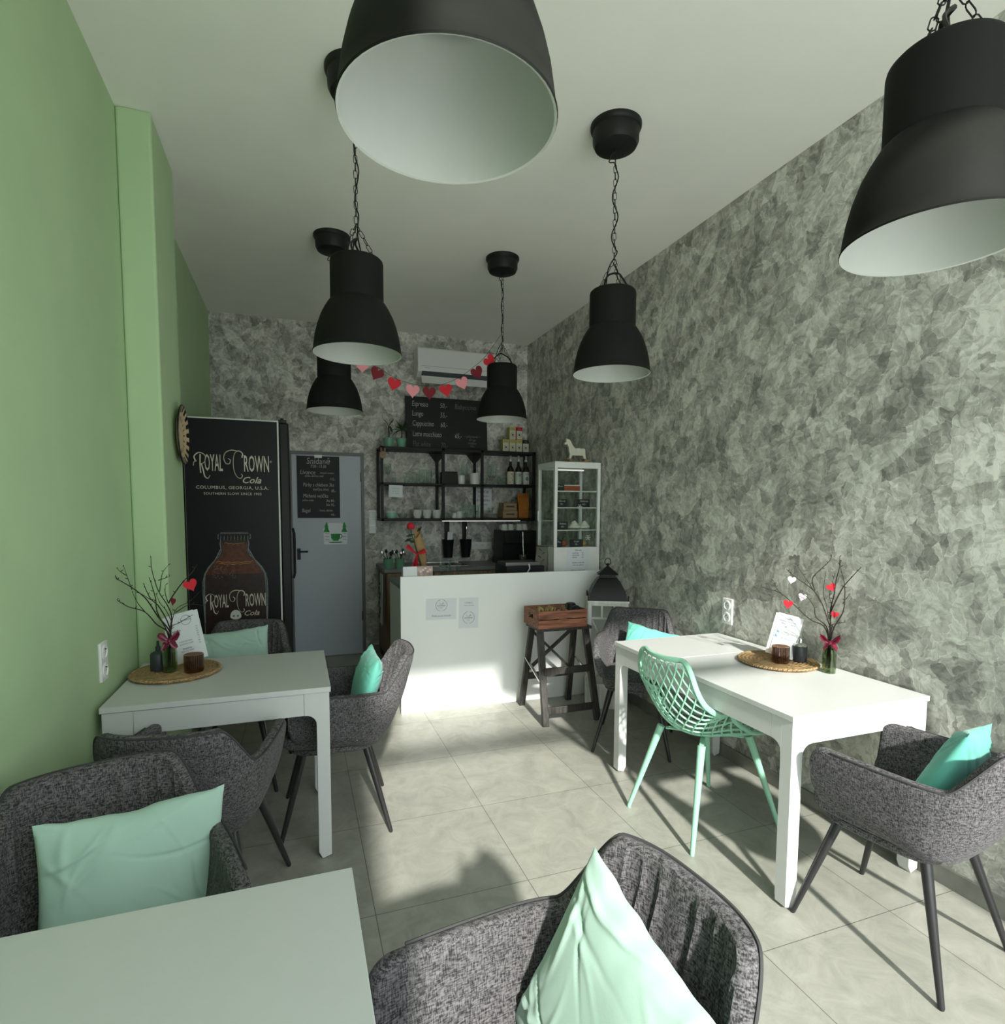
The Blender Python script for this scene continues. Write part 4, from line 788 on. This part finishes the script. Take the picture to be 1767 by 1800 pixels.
MB().prism([(-.11, -.11), (.11, -.11), (.115, .04), (.06, .10), (-.06, .10), (-.115, .04)], -.001, 0).build('sheet', M['paper'], ts, smooth=0)
for s in (-1, 1): MB().prism([(s*.085-.03, .01), (s*.085+.03, .01), (s*.085+.012, .06), (s*.085+.02, .06), (s*.085, .115), (s*.085-.02, .06), (s*.085-.012, .06)], -.002, -.001).build('printed_tree', M['tree'], ts, smooth=0)
MB().prism([(-.045, -.005), (.045, -.005), (.042, -.05), (.022, -.075), (-.022, -.075), (-.042, -.05)], -.002, -.001).tube([(.044+.018*sin(R(q)), -.002, -.03+.02*cos(R(q))) for q in range(0, 181, 20)], .004, 6).prism([(-.07, -.085), (.07, -.085), (.05, -.095), (-.05, -.095)], -.002, -.001).build('printed_teacup', M['tree'], ts, smooth=0)
mb = MB()
for z in (.0, -.03, -.06): mb.tube([(-.10, -.0015, z), (-.06, -.0015, z-.004)], .0025, 5); mb.tube([(.07, -.0015, z), (.105, -.0015, z-.004)], .0025, 5)
mb.build('printed_marks', M['inkg'], ts)
# mint cutlery pots
for i, (x, y, lb) in enumerate(((.79, 5.36, 'mint pot of cutlery on the oak cabinet, left one'), (.895, 5.36, 'mint pot of spoons on the oak cabinet, right one'))):
    t = thing('cutlery_pot', lb, 'pot', (x, y, .922), group='mint cutlery pots'); pot(MB(), .036, .048, .09).build('pot', M['pot'], t); rr = random.Random(i)
    for k in range(7):
        aa = rr.uniform(0, 6.28); q = (.030*cos(aa), .030*sin(aa)); e_ = (q[0]*1.9, q[1]*1.9, rr.uniform(.125, .155))
        MB().tube([(q[0]*.4, q[1]*.4, .08), e_], .0032, 6).ball((e_[0]*1.02, e_[1]*1.02, e_[2]+.012), (.013, .004, .020), 10, 8).build('spoon' if i or k % 2 else 'fork', M['steel'] if k % 3 else M['blacks'], t)
# tea towel at the cabinet's end
tw = MB(); n = 14; vs = []
for side in (0, 1):
    for i in range(n+1):
        for j in range(n+1):
            u, v = i/n, j/n; vs.append((-.004*side-.012*sin(u*9+v*2)*v-.014, -.11+.22*u*(.75+.25*v), -.47*v))
N1 = n+1; fs = [(s_*N1*N1+i*N1+j, s_*N1*N1+i*N1+j+1, s_*N1*N1+(i+1)*N1+j+1, s_*N1*N1+(i+1)*N1+j) for s_ in (0, 1) for i in range(n) for j in range(n)]
ed = [i*N1 for i in range(N1)], [i*N1+n for i in range(N1)], [j for j in range(N1)], [n*N1+j for j in range(N1)]
for e_ in ed: fs += [(a_, b2, b2+N1*N1, a_+N1*N1) for a_, b2 in zip(e_, e_[1:])]
tt = thing('tea_towel', 'patterned black and white tea towel hanging at the oak cabinet', 'towel', (.745, 5.42, .87)); tw.add(vs, fs).build('cloth', M['ceramic'], tt)
mb = MB()
for k in range(9): mb.ball((-.032, -.06+.06*(k % 3), -.07-.045*k), (.003, .022, .014), 10, 6)
mb.build('printed_pattern', M['pot'], tt); mb = MB()
for k in range(8): mb.tube([(-.034, -.075+.05*((k+1) % 3), -.10-.045*k+.018*sin(R(q))) if 0 else (-.034, -.075+.05*((k+1) % 3)+.015*cos(R(q)), -.09-.045*k+.014*sin(R(q))) for q in range(0, 360, 45)], .0025, 4, closed=True)
mb.build('printed_rings', M['ink'], tt)
# sink side: tap, jar, dark mat
tp = thing('tap', 'slim steel tap behind the rose at the sink', 'tap', (1.20, 5.72, .922)); MB().lathe([(0, 0), (.022, 0), (.020, .01), (.012, .02), (.012, .11), (0, .112)], 18).tube([(0, 0, .10), (0, -.03, .13), (0, -.10, .125), (0, -.12, .10)], .009, 8).build('spout', M['steel'], tp); MB().tube([(0, 0, .11), (.0, .02, .145)], .010, 8).build('tap_handle', M['blacks'], tp)
simple('clear_beaker', [(0, .006), (.036, .008), (.045, .15), (.047, .15), (.040, 0), (0, 0)], 'glass', (1.10, 4.42, .931), 'clear glass beaker behind the bar panel, right of the photo cards', 'beaker')
simple('clear_beaker', [(0, .006), (.014, .008), (.016, .10), (.018, .10), (.016, 0), (0, 0)], 'glass', (1.20, 4.40, .931), 'narrow glass tube behind the bar panel beside the larger beaker', 'beaker')
sk = thing('sink', 'steel sink edge standing behind the bar with a dark tap knob', 'sink', (1.36, 5.60, .922)); mb = MB(); mb.box(-.22, .22, -.20, .20, 0, .004); mb.tube([(-.22, -.20, .006), (.22, -.20, .006), (.22, .20, .006), (-.22, .20, .006)], .004, 6, closed=True); mb.build('rim', M['steel'], sk); MB().box(-.17, .17, -.15, .15, .004, .0055).build('basin', M['steeld'], sk)
# photo card box, rose in a kraft cone
bx = thing('card_box', 'small acrylic box of cards and photos at the left end of the bar', 'box', (.808, 4.085, .931)); MB().box(-.108, .108, -.028, .035, 0, .118).build('box', M['glass'], bx)
MB().box(-.107, -.006, -.0305, -.0285, .06, .138).build('card', M['paper'], bx); MB().box(-.004, .107, -.0305, -.0285, .06, .138).build('photo', M['photo'], bx)
for z in (.12, .108, .096, .084): text('.  . . . .  . .', .018, M['inkg'], bx, (-.056, -.0312, z), ext=.0002)
mb = MB()
for k in range(5): mb.ball((.02+.017*k, -.031, .10+.012*(k % 3)), (.009, .001, .008), 8, 6)
mb.build('photo_shapes', M['pale'], bx)
rs = thing('wrapped_rose', 'single red rose with a ribbon in a kraft paper cone on the bar', 'flower', (.885, 4.30, .931))
vs = []; lv = [(0, .016, .03), (.12, .028, .012), (.26, .040, -.012), (.41, .024, -.035)]; cl_ = []
n = 16
for z, r_, x in lv:
    for j in range(n): aa = 2*pi*j/n; vs.append((x+r_*cos(aa), .6*r_*sin(aa), z-(.0 if z < .4 else .05*(1-cos(aa-1))*.8)))
MB().add(vs, [(i*n+j, i*n+(j+1) % n, (i+1)*n+(j+1) % n, (i+1)*n+j) for i in range(3) for j in range(n)]).build('kraft_cone', M['kraft'], rs)
MB().tube(cat([(.0, -.03, .08), (-.035, -.03, .22), (-.075, -.03, .34), (-.088, -.03, .40)]), .0035, 6).build('stem', M['leaf'], rs)
mb = MB()
for k in range(9):
    aa = k*2.4; r_ = .006+.0022*k; mb.ball((-.09+r_*cos(aa), -.03+r_*sin(aa), .425-.001*k), (.013, .013, .026-.001*k), 10, 8)
mb.build('bloom', M['red'], rs)
mb = MB()
for (x, z, a_) in ((-.06, .36, 200), (-.05, .30, 160), (-.04, .38, 60), (-.08, .33, 215)): mb.tube([(x, -.032, z), (x+.035*cos(R(a_)), -.04, z+.02*sin(R(a_))), (x+.07*cos(R(a_)), -.036, z+.045*sin(R(a_)))], [.002, .014, .001], 6, flat=.2)
mb.build('leaves', M['leaf'], rs)
mb = MB()
for p in ([(-.045, -.04, .21), (-.09, -.05, .25), (-.12, -.045, .275)], [(-.045, -.04, .21), (-.01, -.05, .225), (.02, -.045, .235)], [(-.045, -.045, .21), (-.06, -.05, .16), (-.075, -.045, .10)], [(-.045, -.045, .21), (-.045, -.05, .15), (-.05, -.045, .09)]): mb.tube(p, [.006, .016, .024], 8, flat=.25)
mb.build('ribbon', M['red'], rs)
# coffee machine with cups on top
cm = thing('coffee_machine', 'black espresso machine on the bar worktop below the wall shelf', 'coffee machine', (1.775, 4.32, .931))
mb = MB(); mb.box(-.235, .09, -.12, .16, .0, .10); mb.build('drip_tray', M['blacks'], cm, bev=.004)
MB().box(-.22, .08, -.06, .14, .10, .125).build('tray_grid', M['steeld'], cm); MB().tube([(-.06, -.125, .05), (-.05, -.15, .085), (-.055, -.145, .12)], .006, 7).build('tray_handle', M['ceramic'], cm)
mb = MB()
for s in (-1, 1): mb.tube([(-.08+s*.09, -.13, .045), (-.08+s*.09+.03, -.13, .045)], .003, 6)
mb.build('tray_marks', M['steel'], cm)
cg = thing('coffee_grinder', 'tall black coffee machine on the back worktop, white cups on its top', 'coffee machine', (2.12, 5.52, .922))
MB().box(-.17, .19, -.10, .20, .0, .345).build('body', M['blacks'], cg, bev=.006); MB().box(-.19, .12, -.20, -.10, .22, .345).build('brew_head', M['blacks'], cg, bev=.006); MB().box(-.19, .19, -.20, .19, 0, .05).build('base', M['blacks'], cg, bev=.004); mb = MB(); mb.tube([(.0, -.205, .335), (.0, -.215, .20), (.005, -.22, .10)], .006, 8).ball((.006, -.22, .09), (.012, .012, .018), 10, 8); mb.build('steam_wand', M['steel'], cg); MB().lathe([(0, 0), (.04, 0), (.042, .05), (0, .055)], 20, (.02, -.15, .055)).build('milk_jug', M['steel'], cg)
for k, (x, lb) in enumerate(((1.99, 'upturned white cup, leftmost on top of the coffee machine'), (2.075, 'upturned white cup, second on top of the coffee machine'), (2.15, 'upturned white cup, third on top of the coffee machine'), (2.225, 'upturned white cup, rightmost on top of the coffee machine'))): glass_piece('upturned_cup', x, 5.50+.04*(k % 2), 1.2675, lb, 'cups on the coffee machine')
# framed picture leaning by the display
fp = thing('framed_picture', 'grey framed botanical picture leaning beside the glass display case', 'picture', (1.918, 4.40, .934), rot=(R(-9), 0, R(-52)))
mb = MB(); mb.box(-.062, .062, -.006, .006, 0, .245); mb.build('frame', M['steeld'], fp, bev=.002); MB().box(-.053, .053, -.0075, -.006, .009, .236).build('print', M['skirt'], fp)
mb = MB()
for k in range(7): mb.tube([(.0, -.008, .02+.03*k), (.028*(1 if k % 2 else -1), -.008, .04+.03*k)], [.002, .008], 6, flat=.2)
mb.build('leaf_drawing', M['leaf'], fp)
# refrigerated display case
DX0, DX1, DY0, DY1, DZ0, DZ1 = 1.972, 2.392, 4.25, 4.60, .931, 1.872
dc = thing('display_case', 'white glass display case with cakes standing at the right end of the bar', 'display case', ((DX0+DX1)/2, (DY0+DY1)/2, DZ0)); hx, hy, H_ = (DX1-DX0)/2, (DY1-DY0)/2, DZ1-DZ0
MB().box(-hx, hx, -hy, hy, 0, .24).build('base', M['whitep'], dc, bev=.004)
for sx in (-1, 1):
    for sy in (-1, 1): MB().box(sx*(hx-.013)-.013, sx*(hx-.013)+.013, sy*(hy-.013)-.013, sy*(hy-.013)+.013, .24, H_-.012).build('corner_post', M['whitep'], dc, bev=.002)
mb = MB(); mb.box(-hx, hx, -hy, hy, H_-.012, H_); mb.box(-hx+.026, hx-.026, -hy, -hy+.02, H_-.05, H_-.012); mb.box(-hx+.026, hx-.026, hy-.02, hy, H_-.05, H_-.012); mb.box(-hx, -hx+.02, -hy+.026, hy-.026, H_-.05, H_-.012); mb.build('top_frame', M['whitep'], dc, bev=.002)
MB().tube([(-hx+.03, -hy+.04, H_-.065), (hx-.14, -hy+.04, H_-.065)], .006, 8).build('light_tube', M['light'], dc)
mb = MB(); mb.box(-hx+.026, hx-.026, -hy+.004, -hy+.007, .24, H_-.05); mb.build('front_glass', M['pane'], dc); MB().box(-hx+.004, -hx+.007, -hy+.026, hy-.026, .24, H_-.05).build('side_glass', M['pane'], dc); MB().box(-hx+.026, hx-.026, hy-.007, hy-.004, .24, H_-.05).build('rear_glass', M['pane'], dc)
MB().tube([(-hx-.003, hy-.04, .45), (-hx-.012, hy-.04, .46), (-hx-.012, hy-.04, .53), (-hx-.003, hy-.04, .54)], .006, 8).build('door_handle', M['whitep'], dc)
SH = [.378, .563, .698]
for z in SH: MB().box(-hx+.03, hx-.03, -hy+.02, hy-.02, z, z+.007).build('glass_shelf', M['glass'], dc); MB().tube([(-hx+.03, -hy+.018, z+.003), (hx-.03, -hy+.018, z+.003)], .005, 8).build('shelf_edge', M['ceramic'], dc)
mb = MB()
for (x, z, r_) in ((.10, .32, .020), (.02, .575, .018)):
    for k in range(6): mb.tube([(x, -hy+.0025, z), (x+r_*cos(k*pi/3), -hy+.0025, z+r_*sin(k*pi/3))], .0022, 5); mb.ball((x+r_*cos(k*pi/3), -hy+.002, z+r_*sin(k*pi/3)), (.004, .001, .004), 6, 5)
mb.build('snowflake_stickers', M['ceramic'], dc, label='white snowflake stickers')
cX, cY = (DX0+DX1)/2, (DY0+DY1)/2
sheet('price list page stuck on the white base of the display case', cX+.01, DZ0+.13, .205, .205, DY0-.001, [('Zákusky', .018, 0, .085), ('medovník        65,-', .014, 0, .062), ('cheesecake      75,-', .014, 0, .044), ('větrník            55,-', .014, 0, .026), ('Nabídka se může lišit', .013, 0, -.018), ('podle dne, ptejte se', .013, 0, -.038), ('Děkujeme, dobrou chuť', .013, 0, -.082)], 0, name='price_list', ink='ink')
def cardsign(x, z, w_, h_, s, lb, y=cY-.12): 
    t = thing('price_card', lb, 'sign', (x, y, z)); MB().box(-w_/2, w_/2, -.002, .002, 0, h_).build('card', M['board'], t)
    for i, q in enumerate(s): text(q, .020, M['chalk'], t, (0, -.003, h_-.018-.024*i), shear=.15, ext=.0003)
cardsign(cX-.135, DZ0+SH[2]+.0075, .07, .055, ['Dort'], 'small black card on the top glass shelf of the case'); cardsign(cX-.12, DZ0+SH[1]+.0075, .10, .068, ['Větrník', '55,-'], 'black card at the left of the second glass shelf'); cardsign(cX+.085, DZ0+SH[1]+.0075, .11, .068, ['Medovník', '65,-'], 'black card at the right of the second glass shelf')
cardsign(cX-.11, DZ0+SH[0]+.0075, .095, .066, ['Pavlova', '60,-'], 'black card beside the cream cakes on the third glass shelf'); cardsign(cX-.14, DZ0+.2405, .06, .06, ['Řez'], 'small black card at the bottom left of the case'); cardsign(cX+.02, DZ0+.2405, .125, .062, ['Koláč', '45,-'], 'wide black card in the middle of the case bottom')
o = MB().box(-.08, .08, -.06, .06, 0, .045).build('cake', M['cake'], loc=(cX+.0, cY, DZ0+SH[2]+.0075), bev=.004); tag(o, 'long red brown cake with a pale top on the top shelf of the case', 'cake'); MB().box(-.078, .078, -.058, .058, .0452, .054).build('icing', M['cream2'], o, bev=.004)
for x, lb in ((cX+.035, 'white cream dessert in the case, left of the two'), (cX+.13, 'white cream dessert in the case, right of the two')):
    mb = MB()
    for k in range(5):
        r_ = .056-.011*k; mb.tube([(r_*cos(R(q))*.75, r_*sin(R(q))*.75, .013+.011*k+.008*q/360) for q in range(0, 361, 24)], .012-.001*k, 7)
    tag(mb.ball((0, 0, .035), (.028, .028, .034), 12, 8).build('cream_dessert', M['cream2'], loc=(x, cY-.04, DZ0+SH[0]+.0075)), lb, 'dessert', 'cream desserts in the display case')
for x, c_, lb in ((cX-.06, 'cake', 'brown pastry at the bottom left of the display case'), (cX+.125, 'gold', 'small orange pastry at the bottom right of the display case')):
    tag(MB().ball((0, 0, .022), (.034, .03, .022), 16, 8).ball((0, 0, .036), (.02, .018, .014), 12, 8).build('pastry', M[c_], loc=(x, cY-.04, DZ0+.2405)), lb, 'pastry')
# rocking horse on the case
rh = thing('rocking_horse', 'small pale wooden rocking horse on top of the display case', 'ornament', (cX+.055, cY-.05, DZ1), R(-6)); rh.scale = (1.4, 1.4, 1.4)
hp = [(-.075, .125), (-.088, .118), (-.086, .108), (-.070, .112), (-.062, .096), (-.058, .070), (-.052, .050), (-.060, .022), (-.048, .022), (-.036, .046), (.030, .046), (.040, .022), (.052, .022), (.046, .056), (.046, .082), (.040, .088), (-.020, .088), (-.036, .108), (-.048, .132), (-.058, .142), (-.070, .142), (-.072, .148), (-.078, .136)]
MB().prism(hp, -.011, .011).build('horse', M['cardc'], rh, bev=.002, smooth=0)
for s in (-1, 1): MB().tube([(.105*sin(R(q)), s*.022, .128-.118*cos(R(q)) if 0 else .004+.022*(abs(q)/45)**2) for q in range(-45, 46, 5)], .0045, 7).build('rocker', M['woodl'], rh)
mb = MB(); mb.box(-.058, -.046, -.024, .024, .010, .026); mb.box(.038, .050, -.024, .024, .010, .026); mb.build('crossbar', M['woodl'], rh); MB().box(-.012, .014, -.0125, .0125, .068, .0895).build('saddle', M['ceramic'], rh, bev=.001)

# ================================================================ table decorations
def placemat(label, x, y, z, r=.185):
    t = thing('placemat', label, 'placemat', (x, y, z)); mb = MB(); turns = 9; pts = []; n = turns*40
    for i in range(n):
        a_ = 2*pi*i/40; rr_ = .012+(r-.02)*i/n; pts.append((rr_*cos(a_), rr_*sin(a_), .0085+.002*sin(i*1.9)))
    mb.tube(pts, .0115, 6, flat=.7); mb.build('coil', M['straw'], t, smooth=60); mb = MB()
    for i in range(110):
        a_ = 2*pi*i/110; c_ = Vector((r*.985*cos(a_), r*.985*sin(a_), .0105)); d_ = Vector((-sin(a_), cos(a_), 0)); o_ = Vector((cos(a_), sin(a_), 0)); s = 1 if i % 2 else -1
        mb.tube([c_-d_*.012-o_*.006*s, c_+Vector((0, 0, .003)), c_+d_*.012+o_*.006*s], [.003, .006, .003], 5)
    mb.build('plaited_rim', M['straw'], t, smooth=60); return t
placemat('round woven seagrass mat on the left table', -.525, 2.86, .7422, .178); placemat('round woven seagrass mat on the long table', 2.195, 2.13, .7422, .178)
MT = .7422+.0185
def view(x, y):   # right and forward directions seen from the room's entrance
    f_ = Vector((x, y, 0)).normalized(); return Vector((f_.y, -f_.x, 0)), f_
def bouquet(label_v, label_b, x, y, z, h_, base, paths, k, seed, glassm, labb, bowm='bow'):
    t = thing('glass_vase', label_v, 'vase', (x, y, z)); MB().lathe([(0, .008), (.024, .008), (.027, h_*.7), (.022, h_), (.024, h_), (.030, h_*.7), (.028, 0), (0, 0)], 32, flute=11, fd=.03).build('vase', M[glassm], t)
    r_, f_ = view(x, y); tw_ = thing('twig_bunch', label_b, 'branches', (x, y, z+.02)); rr = random.Random(seed)
    for pth in paths:
        p3 = []; dy = rr.uniform(-.10, .10); bent = rr.uniform(-.03, .03)
        for i, (a_, b2) in enumerate(pth):
            u = (a_-base[0])*k; v = (base[1]-b2)*k; d_ = dy*max(0, v)*2.2+bent*sin(v*9)
            d_ = max(-.09, min(.09, d_)); q = r_*u+f_*d_; p3.append((q.x, q.y, max(.0, v)+h_-.02))
        if pth[0][1] > base[1]-160: p3 = [(rr.uniform(-.012, .012), rr.uniform(-.012, .012), 0.0)]+p3
        c = cat(p3, 5); rad0 = .0036 if len(pth) > 4 else .0022; L_ = len(c); mb = MB().tube(c, [rad0*(1-.65*i/L_) for i in range(L_)], 6)
        for i in range(6, L_, 4):
            p = c[i]; d_ = Vector((rr.uniform(-1, 1), rr.uniform(-1, 1), rr.uniform(.1, 1))).normalized(); mb.tube([p, p+d_*.007, p+d_*.014], [.0010, .0019, .0005], 5)
        mb.build('twig', M['twig'], tw_)
    def at(a_, b2, d_=0): return Vector((x, y, z+h_))+r_*(a_-base[0])*k+f_*d_+Vector((0, 0, (base[1]-b2)*k))
    # satin bow round the twigs
    c = at(base[0], base[1]-45, -.035); mb = MB()
    for (u0, v0, u1, v1) in ((-.02, .018, -.040, .030), (.02, .018, .038, .034), (-.012, -.012, -.025, -.034), (.012, -.012, .028, -.030)):
        for s in (-1, 1): mb.tube([c, c+r_*u0*1.3+Vector((0, 0, v0+s*.009)), c+r_*u1+Vector((0, 0, v1+s*.003))+f_*.004*s], [.005, .012, .009], 8, flat=.3)
    tag(mb.ball(tuple(c), .009, 10, 8).build('ribbon_bow', M[bowm]), labb, 'bow')
    return at, r_
kL = .00052; Lp = [[(790, 800), (700, 640), (640, 520), (600, 460), (530, 390), (430, 310), (340, 250), (318, 215), (325, 160)], [(430, 310), (400, 240), (365, 180)], [(530, 390), (510, 320), (480, 200)], [(500, 275), (462, 245), (435, 215)], [(780, 800), (690, 700), (610, 590), (500, 540), (440, 495), (415, 475)], [(610, 590), (560, 510), (530, 430)], [(790, 780), (720, 560), (660, 480), (630, 410), (610, 340)], [(660, 480), (590, 420)], [(790, 760), (800, 640), (770, 540), (710, 420), (670, 250), (665, 150)], [(720, 430), (745, 280), (790, 210)], [(712, 340), (760, 325), (800, 310)], [(790, 800), (830, 600), (940, 530), (1030, 440)], [(830, 620), (940, 560), (1050, 580)], [(780, 540), (760, 450), (765, 385)], [(780, 540), (820, 470), (890, 370), (960, 290), (1010, 215)], [(790, 760), (860, 700), (960, 640)], [(770, 800), (700, 600), (690, 480), (670, 380), (650, 300)], [(800, 700), (760, 600), (720, 540), (690, 450)]]
at, r_ = bouquet('bark textured dark glass vase on the left mat', 'bunch of bare twigs in the vase on the left table', -.545, 2.835, MT, .118, (775, 885), Lp, kL, 5, 'gvase', 'dark red ribbon bow tied at the twigs on the left table', 'bowd')
rzl = math.atan2(r_.y, r_.x)
def hang_heart(p, w_, m_, lb, rz, ry=0): o = MB().prism([(a_, b2-.4*w_) for a_, b2 in heart(w_)], -.0012, .0012).build('paper_heart', M[m_], loc=tuple(p), rot=(0, R(ry), rz), smooth=0); return tag(o, lb, 'heart')
hang_heart(at(935, 345, -.03), .056, 'red', 'bright red heart on the twigs of the left table', rzl, -22); hang_heart(at(820, 490, -.02), .034, 'dred', 'small dark red heart lower on the twigs of the left table', rzl+1.0, 20)
kR = .00060; Rp = [[(915, 700), (900, 620), (850, 480), (800, 400), (740, 350), (680, 310), (630, 270), (600, 240)], [(850, 480), (780, 360), (720, 270), (665, 185)], [(800, 400), (780, 310), (840, 230), (890, 170), (905, 120)], [(890, 690), (780, 620), (670, 520), (600, 455), (540, 420), (425, 390)], [(590, 440), (545, 390), (520, 330)], [(900, 690), (820, 600), (800, 510), (750, 440), (700, 405)], [(920, 700), (910, 560), (930, 420), (940, 300), (955, 200), (955, 120)], [(930, 700), (990, 540), (1000, 420), (990, 300), (965, 210), (960, 150)], [(990, 480), (1005, 450), (1025, 415)], [(910, 560), (950, 440), (990, 340), (1040, 260), (1090, 185)], [(925, 680), (960, 640), (1020, 620)], [(905, 600), (880, 480), (860, 400), (870, 230)], [(915, 620), (920, 500), (900, 420), (930, 250)]]
at, r_ = bouquet('green glass bottle vase standing beside the mat on the long table', 'bunch of bare twigs in the green vase on the long table', 2.290, 1.925, .7422, .118, (920, 822), Rp, kR, 9, 'gvase', 'glossy pink ribbon bow tied at the twigs on the long table')
rzr = math.atan2(r_.y, r_.x)
for a_, b2, w_, m_, lb, ry in ((645, 300, .036, 'pale', 'pale pink heart highest at the left of the twigs on the long table', 10), (725, 428, .036, 'pale', 'pale pink heart in the middle of the twigs on the long table', 15), (625, 488, .042, 'red', 'bright red heart lowest at the left of the twigs on the long table', 5), (900, 340, .038, 'red', 'red heart high up in the twigs on the long table', -30), (945, 546, .032, 'red', 'red heart just above the bow on the long table', 10)): hang_heart(at(a_, b2, -.02), w_, m_, lb, rzr, ry)
def fluted_cup(label, x, y):
    t = tag(MB().lathe([(0, .006), (.034, .008), (.036, .078), (.039, .078), (.0385, .010), (.036, 0), (0, 0)], 128, flute=32, fd=.025).build('ribbed_tumbler', M['gbrown'], loc=(x, y, MT)), label, 'glass', 'brown ribbed tumblers'); return t
fluted_cup('brown ribbed glass tumbler on the left table mat', -.445, 2.80); fluted_cup('brown ribbed glass tumbler on the long table mat', 2.165, 2.085)
def menu_stand(label, x, y, wd, ht, rz, lines, extra=None, tilt=-14, roll=0, lift=0):
    t = thing('menu_card', label, 'menu', (x, y, MT+lift), rot=(R(tilt), R(roll), R(rz))); MB().box(-wd/2, wd/2, 0, .002, 0, ht).build('sheet', M['paper'], t); MB().box(-wd/2+.01, wd/2-.02, .003, .0045, .0, ht+.004).build('back_sheet', M['paper'], t)
    for s, sz, lx, lz, m_ in lines: text(s, sz, M[m_], t, (lx, -.0006, lz), ext=.0002)
    return t
tm = menu_stand('white printed menu sheet leaning behind the vase on the left table', -.475, 2.905, .155, .225, -8, [('Nabídka', .014, -.035, .150, 'ink'), ('espresso', .010, -.045, .135, 'ink'), ('cappuccino', .010, -.045, .122, 'ink'), ('latte', .010, -.050, .109, 'ink'), ('horká čokoláda', .009, .0, .095, 'inkg'), ('domácí limonáda', .009, .0, .083, 'inkg'), ('Dezerty', .012, .0, .062, 'ink'), ('dort dne, koláč', .009, .0, .050, 'inkg')]+[(q, .009, .058, .150-.011*i, 'inkg') for i, q in enumerate(('50', '55', '60', '65', '70', '75', '80', '60'))], roll=-15, lift=.021)
MB().tube([(.02+.022*cos(R(q)), -.0008, .190+.022*sin(R(q))) for q in range(0, 360, 15)], .0010, 5, closed=True).build('emblem', M['inkg'], tm); text('KAVÁRNA', .009, M['ink'], tm, (.02, -.0008, .190), ext=.0002)
tm = menu_stand('white printed menu card with a blue flower leaflet on the long table', 2.205, 2.135, .125, .205, -52, [('Vítejte', .012, 0, .188, 'ink'), ('objednávejte prosím', .010, 0, .174, 'inkg'), ('u baru, děkujeme', .010, 0, .162, 'inkg'), ('SNÍDANĚ · OBĚDY', .010, 0, .145, 'inkg')], roll=11, lift=.013)
MB().box(-.046, .046, -.004, -.002, .012, .132).build('leaflet', M['whitep'], tm); text('Káva', .018, M['blue'], tm, (.0, -.0045, .112), ext=.0002, shear=.3); text('& dezert', .014, M['blue'], tm, (.012, -.0045, .090), ext=.0002, shear=.3)
for i in range(3): text('. . . . . . .', .012, M['inkg'], tm, (0, -.0045, .066-.016*i), ext=.0002)
mb = MB()
for (a_, b2) in ((-.032, .116), (-.036, .094)):
    for q in range(6): mb.tube([(a_, -.0045, b2), (a_+.010*cos(q*1.05), -.0045, b2+.010*sin(q*1.05))], .0016, 4)
mb.build('blue_flower', M['blue'], tm)
def dispenser(label, x, y, cork=False):
    t = thing('dark_bottle', label, 'bottle', (x, y, MT)); MB().lathe([(0, 0), (.030, 0), (.032, .003), (.032, .070), (.028, .078), (.010, .086), (0, .086)], 28).build('body', M['bottle'], t)
    if cork: MB().lathe([(.030, .071), (.031, .074), (.026, .082), (.012, .088), (.010, .100), (.006, .108), (0, .109)], 24).build('steel_cap', M['steel'], t)
    else: MB().lathe([(.010, .086), (.011, .105), (.006, .108), (.005, .130), (0, .131)], 20).build('cap', M['bottle'], t)
dispenser('matt dark grey bottle half hidden behind the vase on the left mat', -.597, 2.875); dispenser('matt dark grey jar with steel cap on the mat of the long table', 2.275, 2.075, True)
t = thing('cork_bottle', 'slim dark bottle with an orange cork behind the menu on the long table', 'bottle', (2.300, 2.155, MT)); MB().lathe([(0, 0), (.018, 0), (.018, .09), (.009, .11), (.009, .13), (0, .13)], 20).build('body', M['blacks'], t); MB().lathe([(0, .128), (.010, .128), (.011, .146), (0, .147)], 14).build('cork', M['gold'], t)
